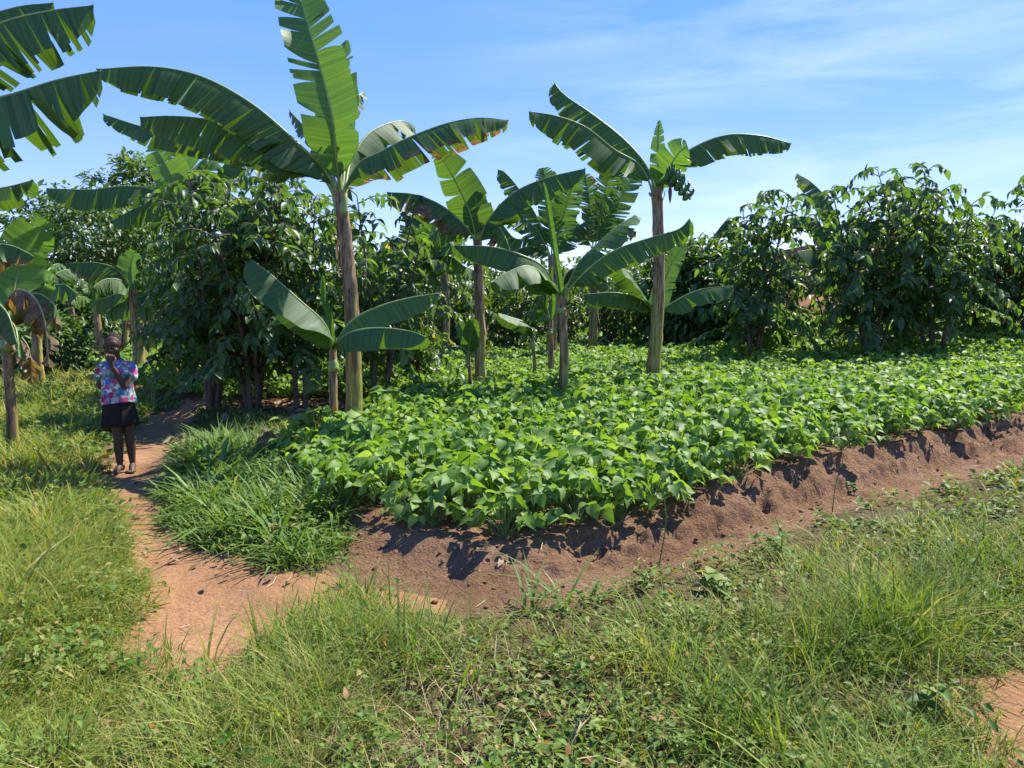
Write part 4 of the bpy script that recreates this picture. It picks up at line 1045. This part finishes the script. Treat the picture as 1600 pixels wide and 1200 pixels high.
weed_plant(1075, 790, .12, 8, .07, 'little weed hanging on the bank below the bean rows', 9, z=.12)
weed_plant(447, 712, .30, 5, .19, 'coffee seedling with pale drooping leaves beside the lump of earth', 10, wid=.45, name='coffee_seedling', cat='coffee seedling', tb=.85, droop=.9, mat='bean')
weed_plant(1030, 868, .52, 6, .035, 'tall thin dark weed stalk standing before the bank', 11, tb=.2)
weed_plant(1300, 800, .4, 6, .03, 'thin wiry weed stalk on the right verge before the bank', 12, tb=.2)
def wild_grass(px, py, n, h, label, seed):
    global rs
    p = onplane(px, py); z = H(p[0], p[1]); r_ = np.random.RandomState(seed); mb = MB()
    blades(mb, np.tile([[0, 0, -.01]], (n, 1)) + r_.randn(n, 3) * [.012, .012, 0], r_.rand(n) * 6.28, h * (.6 + .5 * r_.rand(n)), .011 + .006 * r_.rand(n), .35 + .3 * r_.rand(n), .5 + .6 * r_.rand(n), .3 + .4 * r_.rand(n))
    o = mb.build('wild_grass', M['fresh']); o.location = (float(p[0]), float(p[1]), z); tag(o, label, 'grass clump')
wild_grass(828, 958, 9, .30, 'wild grass shoot with broad arching blades at the edge of the bare earth', 1)
wild_grass(885, 950, 12, .34, 'taller wild grass with arching leaves just right of the bare ditch edge', 2)
wild_grass(520, 690, 10, .3, 'wild grass shoot at the foot of the coffee seedling', 3)
fl = MB(); k = 0
for i, (px, py) in enumerate([(402, 1160), (441, 1158), (291, 1160)]):
    p = onplane(px, py); t = thing('wild_flower', (p[0], p[1], H(p[0], p[1])), ['small white wild flower left of a twin one in the lower foreground grass', 'small white wild flower, the right one of the pair in the lower foreground grass', 'white wild flower standing alone in the grass at the lower left'][i], 'flower')
    w = MB(); st, _ = catmull([(0, 0, -.01), (.005, 0, .02), (0, .01, .045)], 8); tube(w, st, .0014, 4, False, tint=.5); w.build('stem', M['bean_stem'], t)
    f = MB(); a = np.arange(9) * .7 + i
    place_leaves(f, WEED_T, np.tile([[0, .01, .045]], (9, 1)) + np.stack([np.cos(a) * .004, np.sin(a) * .004, a * 0], 1), dirs(a, np.full(9, .4)), nrm(np.tile([[0, 0, 1.]], (9, 1)) + .1), np.full(9, .010), .007, np.zeros(9))
    f.build('petals', M['flower'], t)

# ------------------------------------------------------------------ the child
def ell(mb, c, r, rx=0, rz=0, n=20):
    th, ph = np.meshgrid(np.linspace(0, math.pi, n // 2 + 2), np.arange(n) / n * 6.2832, indexing='ij')
    D = np.stack([np.sin(th) * np.cos(ph) * r[0], np.sin(th) * np.sin(ph) * r[1], np.cos(th) * r[2]], -1).reshape(-1, 3)
    D = D @ rotx(rx).T @ rotz(rz).T + np.asarray(c, float)
    i = np.arange(n // 2 + 1)[:, None] * n; j = np.arange(n)[None]; j2 = (j + 1) % n
    mb.add(D, np.stack([i + j, i + n + j, i + n + j2, i + j2], -1).reshape(-1, 4))
def rotx(a): c, s = math.cos(a), math.sin(a); return np.array([[1, 0, 0], [0, c, -s], [0, s, c]])
def rotz(a): c, s = math.cos(a), math.sin(a); return np.array([[c, -s, 0], [s, c, 0], [0, 0, 1]])
def limb(mb, pts, rad, k=14, smooth_=True):
    pts = np.asarray(pts, float); rad = np.asarray(rad, float); L = np.r_[0, np.cumsum(np.linalg.norm(np.diff(pts, axis=0), axis=1))]
    q, Lq = catmull(pts, max(6, len(pts) * 5)) if smooth_ else (pts, 1)
    rr = np.interp(np.linspace(0, 1, len(q)), L / L[-1], rad)
    a, b = nrm(q[0] - q[1]), nrm(q[-1] - q[-2]); A, B = [], []
    for g in (.95, .7, .35): A.append((q[0] + a * rr[0] * g, rr[0] * math.sqrt(1 - g * g)))
    for g in (.35, .7, .95): B.append((q[-1] + b * rr[-1] * g, rr[-1] * math.sqrt(1 - g * g)))
    q = np.vstack([[p for p, _ in A], q, [p for p, _ in B]]); rr = np.r_[[r for _, r in A], rr, [r for _, r in B]]
    tube(mb, q, rr, k)
def fuse(mb, name, mat, parent, vox, it=4, fac=.5):
    o = mb.build(name, mat, parent)
    m = o.modifiers.new('r', 'REMESH'); m.mode = 'VOXEL'; m.voxel_size = vox; m.use_smooth_shade = True
    s = o.modifiers.new('s', 'SMOOTH'); s.factor = fac; s.iterations = it
    dg = bpy.context.evaluated_depsgraph_get(); me = bpy.data.meshes.new_from_object(o.evaluated_get(dg))
    o.modifiers.clear(); o.data = me
    if not me.materials: me.materials.append(mat)
    me.polygons.foreach_set('use_smooth', [True] * len(me.polygons))
    return o
def rings(mb, spec, k=40, fold=None):
    """closed stack of rings: (z, cx, cy, rx, ry); fold(theta, level fraction) -> radius factor, height offset"""
    th = np.arange(k) * 2 * math.pi / k; V = []
    for i, (z, cx, cy, rx, ry) in enumerate(spec):
        f, dz = fold(th, i / (len(spec) - 1)) if fold else (1, 0 * th)
        V.append(np.stack([cx + np.cos(th) * rx * f, cy + np.sin(th) * ry * f, z + dz + 0 * th], 1))
    n = len(spec); i = np.arange(n - 1)[:, None] * k; j = np.arange(k)[None]; j2 = (j + 1) % k
    F = np.stack([i + j, i + j2, i + k + j2, i + k + j], -1).reshape(-1, 4)
    V = np.vstack(V + [V[0].mean(0)[None], V[-1].mean(0)[None]]); jj = np.arange(k)
    mb.add(V, [F, np.stack([np.full(k, n * k), (jj + 1) % k, jj], 1), np.stack([np.full(k, n * k + 1), (n - 1) * k + jj, (n - 1) * k + (jj + 1) % k], 1)])

M['skin'] = plain('dark_skin', (.075, .041, .027), (.105, .058, .039), 30, .55, .08, .28)
M['hair'] = plain('short_black_hair', (.016, .010, .008), (.034, .020, .015), 160, .75, .5, .2)
M['cloth_dark'] = plain('dark_brown_skirt_cloth', (.016, .012, .010), (.030, .022, .018), 40, .85, .3, .15)
M['eye'] = plain('eye_white', (.16, .14, .12), (.2, .18, .16), 20, .45)
M['iris'] = plain('dark_iris', (.008, .005, .004), (.01, .006, .005), 20, .2)
def blouse_mat():
    m, nt = mat_new('floral_blouse_cloth'); co = coords(nt)
    nz = N(nt, 'ShaderNodeTexNoise'); nz.inputs['Scale'].default_value = 30; nz.inputs['Detail'].default_value = 2; nt.links.new(co, nz.inputs['Vector'])
    vm = N(nt, 'ShaderNodeMix', data_type='RGBA', blend_type='LINEAR_LIGHT'); vm.inputs[0].default_value = .022
    nt.links.new(co, vm.inputs[6]); nt.links.new(nz.outputs[1], vm.inputs[7])
    def vor(scale, thr, stops, base, soft=.06):
        v = N(nt, 'ShaderNodeTexVoronoi'); v.inputs['Scale'].default_value = scale; nt.links.new(vm.outputs[2], v.inputs['Vector'])
        hs = N(nt, 'ShaderNodeSeparateColor'); nt.links.new(v.outputs['Color'], hs.inputs[0])
        r = nt.nodes.new('ShaderNodeValToRGB'); r.color_ramp.interpolation = 'CONSTANT'; e = r.color_ramp.elements
        while len(e) < len(stops): e.new(.5)
        for q, (p_, c_) in zip(e, stops): q.position = p_; q.color = (*c_, 1)
        nt.links.new(hs.outputs[0], r.inputs[0])
        return mixc(nt, ramp(nt, v.outputs['Distance'], [(thr - soft, (1, 1, 1)), (thr + soft, (0, 0, 0))]), base, r.outputs[0])
    base = ramp(nt, noise(nt, 26, 3, co), [(.38, (.05, .12, .11)), (.48, (.22, .30, .28)), (.6, (.42, .44, .42)), (.72, (.12, .24, .24))])
    c = vor(34, .42, [(0, (.04, .16, .13)), (.35, (.08, .28, .30)), (.55, (.75, .75, .73)), (.75, (.03, .10, .30))], base)
    c = vor(17, .50, [(0, (.36, .04, .12)), (.32, (.50, .08, .20)), (.6, (.05, .16, .50)), (.78, (.75, .72, .70)), (.9, (.30, .03, .10))], c)
    surf(nt, c, .8, bump(nt, noise(nt, 22, 3, co), .35, .012), spec=.2)
    return m
M['blouse'] = blouse_mat()
pp = onplane(190, 730); pz = H(pp[0], pp[1])
child = thing('person', (pp[0], pp[1], pz + .01), 'barefoot child in floral blouse and dark skirt, one hand at the mouth', 'person', None, math.atan2(-pp[0], pp[1]), (.99, .99, 1.03))
b = MB()
# legs: knees together, feet slightly turned to the picture's left
limb(b, [(-.048, .02, .64), (-.028, .005, .50), (-.018, .0, .345), (-.016, .03, .22), (-.012, .03, .075)], [.074, .062, .043, .044, .027])
limb(b, [(.058, .03, .64), (.070, .03, .50), (.078, .035, .345), (.088, .065, .22), (.094, .07, .075)], [.074, .062, .043, .044, .027])
for (ax, ay, dx) in ((-.012, .03, -.42), (.094, .07, -.10)):        # feet with toes
    d = nrm(np.array([dx, -1, 0])); s_ = np.array([-d[1], d[0], 0]); a_ = np.array([ax, ay, 0])
    limb(b, [a_ - d * .035 + [0, 0, .032], a_ + d * .03 + [0, 0, .040], a_ + d * .085 + [0, 0, .025], a_ + d * .115 + [0, 0, .018]], [.029, .031, .027, .018])
    for q, (of, ln) in enumerate([(-.026, .148), (-.010, .15), (.004, .145), (.017, .138), (.029, .128)]):
        limb(b, [a_ + d * .10 + s_ * of * .9 + [0, 0, .017], a_ + d * ln + s_ * of * 1.1 + [0, 0, .011]], [.0115, .009 if q else .011], 8, False)
rings(b, [(.56, .0, .02, .10, .08), (.64, 0, .02, .128, .095), (.74, 0, .015, .108, .082), (.86, 0, .01, .115, .085), (.95, 0, .015, .118, .075), (1.0, 0, .02, .075, .055), (1.03, 0, .02, .04, .04)], 28)
limb(b, [(0, .025, .97), (-.006, .015, 1.03), (-.012, .005, 1.08)], [.052, .043, .046])                      # neck
hd = np.array([-.018, -.004, 1.138]); Rh = rotz(math.radians(-17)) @ rotx(math.radians(9))
def HP(x, y, z): return hd + Rh @ (np.array([x, y, z]) * .92)
def hell(c, r): ell(b, HP(*c), np.array(r) * .92, math.radians(9), math.radians(-17))
hell((0, .012, .025), (.083, .099, .090)); hell((0, -.028, -.038), (.064, .062, .066)); hell((0, -.052, -.078), (.034, .034, .028))
hell((0, -.060, .030), (.060, .032, .040))
for s in (-1, 1):
    hell((s * .086, .012, -.012), (.012, .022, .030)); hell((s * .038, -.070, -.030), (.026, .020, .022))
    hell((s * .011, -.094, -.034), (.012, .010, .008))                                                  # nostrils
limb(b, [HP(0, -.084, .008), HP(0, -.096, -.014), HP(0, -.103, -.030)], [.008, .010, .013], 10)           # nose
hell((0, -.090, -.058), (.025, .011, .007)); hell((0, -.087, -.071), (.022, .011, .008))                    # lips
# the arm bent up to the mouth (picture right)
sh = np.array([.118, .012, .945]); eb = np.array([.055, -.095, .785]); wr = np.array([-.038, -.160, .968])
limb(b, [sh, (.105, -.04, .865), eb], [.038, .034, .030]); limb(b, [eb, (.012, -.135, .875), wr], [.030, .029, .020])
pm = np.array([-.046, -.160, 1.013])
limb(b, [wr, (-.042, -.163, .990), pm], [.022, .026, .030]); ell(b, pm + [0, .002, .004], (.034, .020, .030))
for q, of in enumerate((-.031, -.0105, .0100, .0300)):                 # four fingers curled in towards the mouth
    k0 = pm + [of, -.012, .020 - .003 * abs(q - 1)]; k1 = pm + [of * 1.0, -.012 - .004 * (q % 2), .046 - .004 * abs(q - 1)]
    k2 = pm + [of * .85 + .004, .016, .056 - .004 * q]; k3 = pm + [of * .7 + .006, .032, .040 - .002 * q]
    limb(b, [k0, k1, k2, k3], [.0092, .0092, .0084, .0072], 9)
limb(b, [pm + [.030, .008, -.008], pm + [.040, .020, .014], pm + [.032, .030, .036]], [.0115, .0100, .008], 9)   # thumb
# the other arm goes behind the back
sh2 = np.array([-.118, .015, .945]); e2 = np.array([-.135, .105, .775]); w2 = np.array([.02, .165, .70])
limb(b, [sh2, (-.135, .06, .86), e2], [.043, .037, .033]); limb(b, [e2, (-.06, .150, .735), w2], [.033, .030, .021])
ell(b, w2 + [.035, .01, -.01], (.036, .016, .028))
for q in range(4): limb(b, [w2 + [.055, .012, -.028 + q * .014], w2 + [.082, .014, -.034 + q * .015], w2 + [.092, -.006, -.036 + q * .015]], [.009, .0085, .007], 8)
limb(b, [w2 + [.03, .01, .012], w2 + [.055, .012, .034]], [.010, .008], 8)
body = fuse(b, 'body', M['skin'], child, .0034, 3, .5)
for s in (-1, 1):
    e = MB(); ell(e, HP(s * .030, -.0835, -.002), (.0100, .0055, .0042), math.radians(9), math.radians(-17), 14); eo = e.build('eye', M['eye'], body)
for s in (-1, 1):
    e = MB(); ell(e, HP(s * .030 - .002, -.0875, -.002), (.0050, .0032, .0044), math.radians(9), math.radians(-17), 12); e.build('iris', M['iris'], body)
h_ = MB(); ell(h_, HP(0, .026, .038), (.0782, .0865, .0745), math.radians(-14), math.radians(-17), 28)
hm = h_.build('hair', M['hair'], child)
cl = MB(); r_ = np.random.RandomState(2)
fo_ = lambda th, f: (1 + (1 - f) ** 1.5 * (.045 * np.sin(5 * th + .6) + .03 * np.sin(9 * th + 2)) + .012 * np.sin(4 * th + f * 9), -.012 * np.sin(th * 2 + 1) * (f < .05))
rings(cl, [(.628, .005, .02, .150, .118), (.66, .003, .02, .146, .114), (.72, .0, .018, .138, .106), (.79, -.002, .014, .132, .102), (.87, -.002, .012, .130, .100), (.93, -.002, .014, .130, .094), (.972, 0, .018, .118, .082), (1.0, 0, .02, .076, .064), (1.012, 0, .02, .060, .054)], 44, fo_)
limb(cl, [(.10, .014, .955), (.124, .004, .93), (.124, -.022, .868)], [.046, .050, .052]); limb(cl, [(-.10, .014, .955), (-.124, .022, .93), (-.138, .05, .868)], [.046, .049, .050])
fuse(cl, 'blouse', M['blouse'], child, .006, 3, .5)
sk = MB()
hem = lambda th: .055 * np.sin(th) * -1 + .05 * np.clip(np.cos(th), 0, 1) ** 2 + .03 * np.clip(-np.cos(th), 0, 1)
fs_ = lambda th, f: (1 + (1 - f) * (.05 * np.sin(8 * th) + .035 * np.sin(13 * th + 1) + .15 * np.exp(-((th - .15) / .30) ** 2)), (1 - f) ** 2 * (hem(th) - .03))
rings(sk, [(.405, .0, .02, .150, .128), (.46, .0, .02, .147, .124), (.53, 0, .02, .140, .116), (.60, 0, .02, .132, .106), (.68, 0, .02, .124, .098)], 64, fs_)
fuse(sk, 'skirt', M['cloth_dark'], child, .006, 2, .5)

# ------------------------------------------------------------------ sky, sun, camera
SUN = np.array([.67, .57, 1.15]); SUN /= np.linalg.norm(SUN)
elev = math.asin(SUN[2]); azim = math.atan2(SUN[0], SUN[1])            # azimuth from +Y towards +X
W = bpy.data.worlds.new('World'); scene.world = W; W.use_nodes = True
nt = W.node_tree; nt.nodes.clear()
sky = N(nt, 'ShaderNodeTexSky', sky_type='NISHITA', sun_disc=False, sun_elevation=elev, sun_rotation=azim)
sky.air_density = 1.0; sky.dust_density = .0; sky.ozone_density = 4.0; sky.altitude = 1100
g = N(nt, 'ShaderNodeTexCoord').outputs['Generated']
mp = N(nt, 'ShaderNodeMapping'); mp.inputs['Scale'].default_value = (2.2, 2.2, 13); mp.inputs['Rotation'].default_value = (.0, R(-9), R(20)); nt.links.new(g, mp.inputs[0])
c1 = noise(nt, 1.5, 7, mp.outputs[0], .58, .5)
dv = nrm(ray(1420, 75)); dt = N(nt, 'ShaderNodeVectorMath', operation='DOT_PRODUCT'); nt.links.new(g, dt.inputs[0]); dt.inputs[1].default_value = [float(q) for q in dv]
msk = ramp(nt, dt.outputs['Value'], [(.86, (.10, .10, .10)), (.96, (.75, .75, .75)), (1, (1, 1, 1))])
cl_ = math_(nt, 'MULTIPLY', ramp(nt, c1, [(.40, (0, 0, 0)), (.66, (1, 1, 1))]), msk)

bg = N(nt, 'ShaderNodeBackground'); bg.inputs[1].default_value = .15
hs = N(nt, 'ShaderNodeHueSaturation'); hs.inputs['Saturation'].default_value = 2.15; hs.inputs['Value'].default_value = 1.0; hs.inputs['Hue'].default_value = .515; gm = N(nt, 'ShaderNodeGamma'); gm.inputs[1].default_value = .38
skc = mixc(nt, 1.0, sky.outputs[0], (1.03, .94, 1.15), 'MULTIPLY'); nt.links.new(skc, gm.inputs[0]); skc2 = mixc(nt, 1.0, gm.outputs[0], (1.5, 1.5, 1.5), 'MULTIPLY'); nt.links.new(skc2, hs.inputs['Color'])
col = mixc(nt, math_(nt, 'MULTIPLY', cl_, .17), hs.outputs[0], (3.6, 3.7, 4.0)); nt.links.new(col, bg.inputs[0])
o = N(nt, 'ShaderNodeOutputWorld'); nt.links.new(bg.outputs[0], o.inputs[0])
sl = bpy.data.lights.new('sun', 'SUN'); sl.energy = 3.3; sl.angle = R(.53); sl.color = (1, .95, .87)
so = bpy.data.objects.new('sun', sl); COL.objects.link(so)
from mathutils import Vector
so.rotation_euler = Vector([float(-q) for q in SUN]).to_track_quat('-Z', 'Y').to_euler(); so.location = (6, 6, 14)
cd = bpy.data.cameras.new('camera'); cam = bpy.data.objects.new('camera', cd); COL.objects.link(cam)
cam.location = (0, 0, HC); cam.rotation_euler = (R(90) - PITCH, 0, 0)
cd.sensor_width = 36; cd.lens = 36 * FP / 1600; cd.clip_end = 3000; cd.clip_start = .05
scene.camera = cam
vs = scene.view_settings; vs.view_transform = 'Standard'; vs.look = 'None'; vs.exposure = 1.7; vs.gamma = 1
scene.cycles.max_bounces = 7; scene.cycles.transmission_bounces = 4; scene.cycles.diffuse_bounces = 4; scene.cycles.glossy_bounces = 2
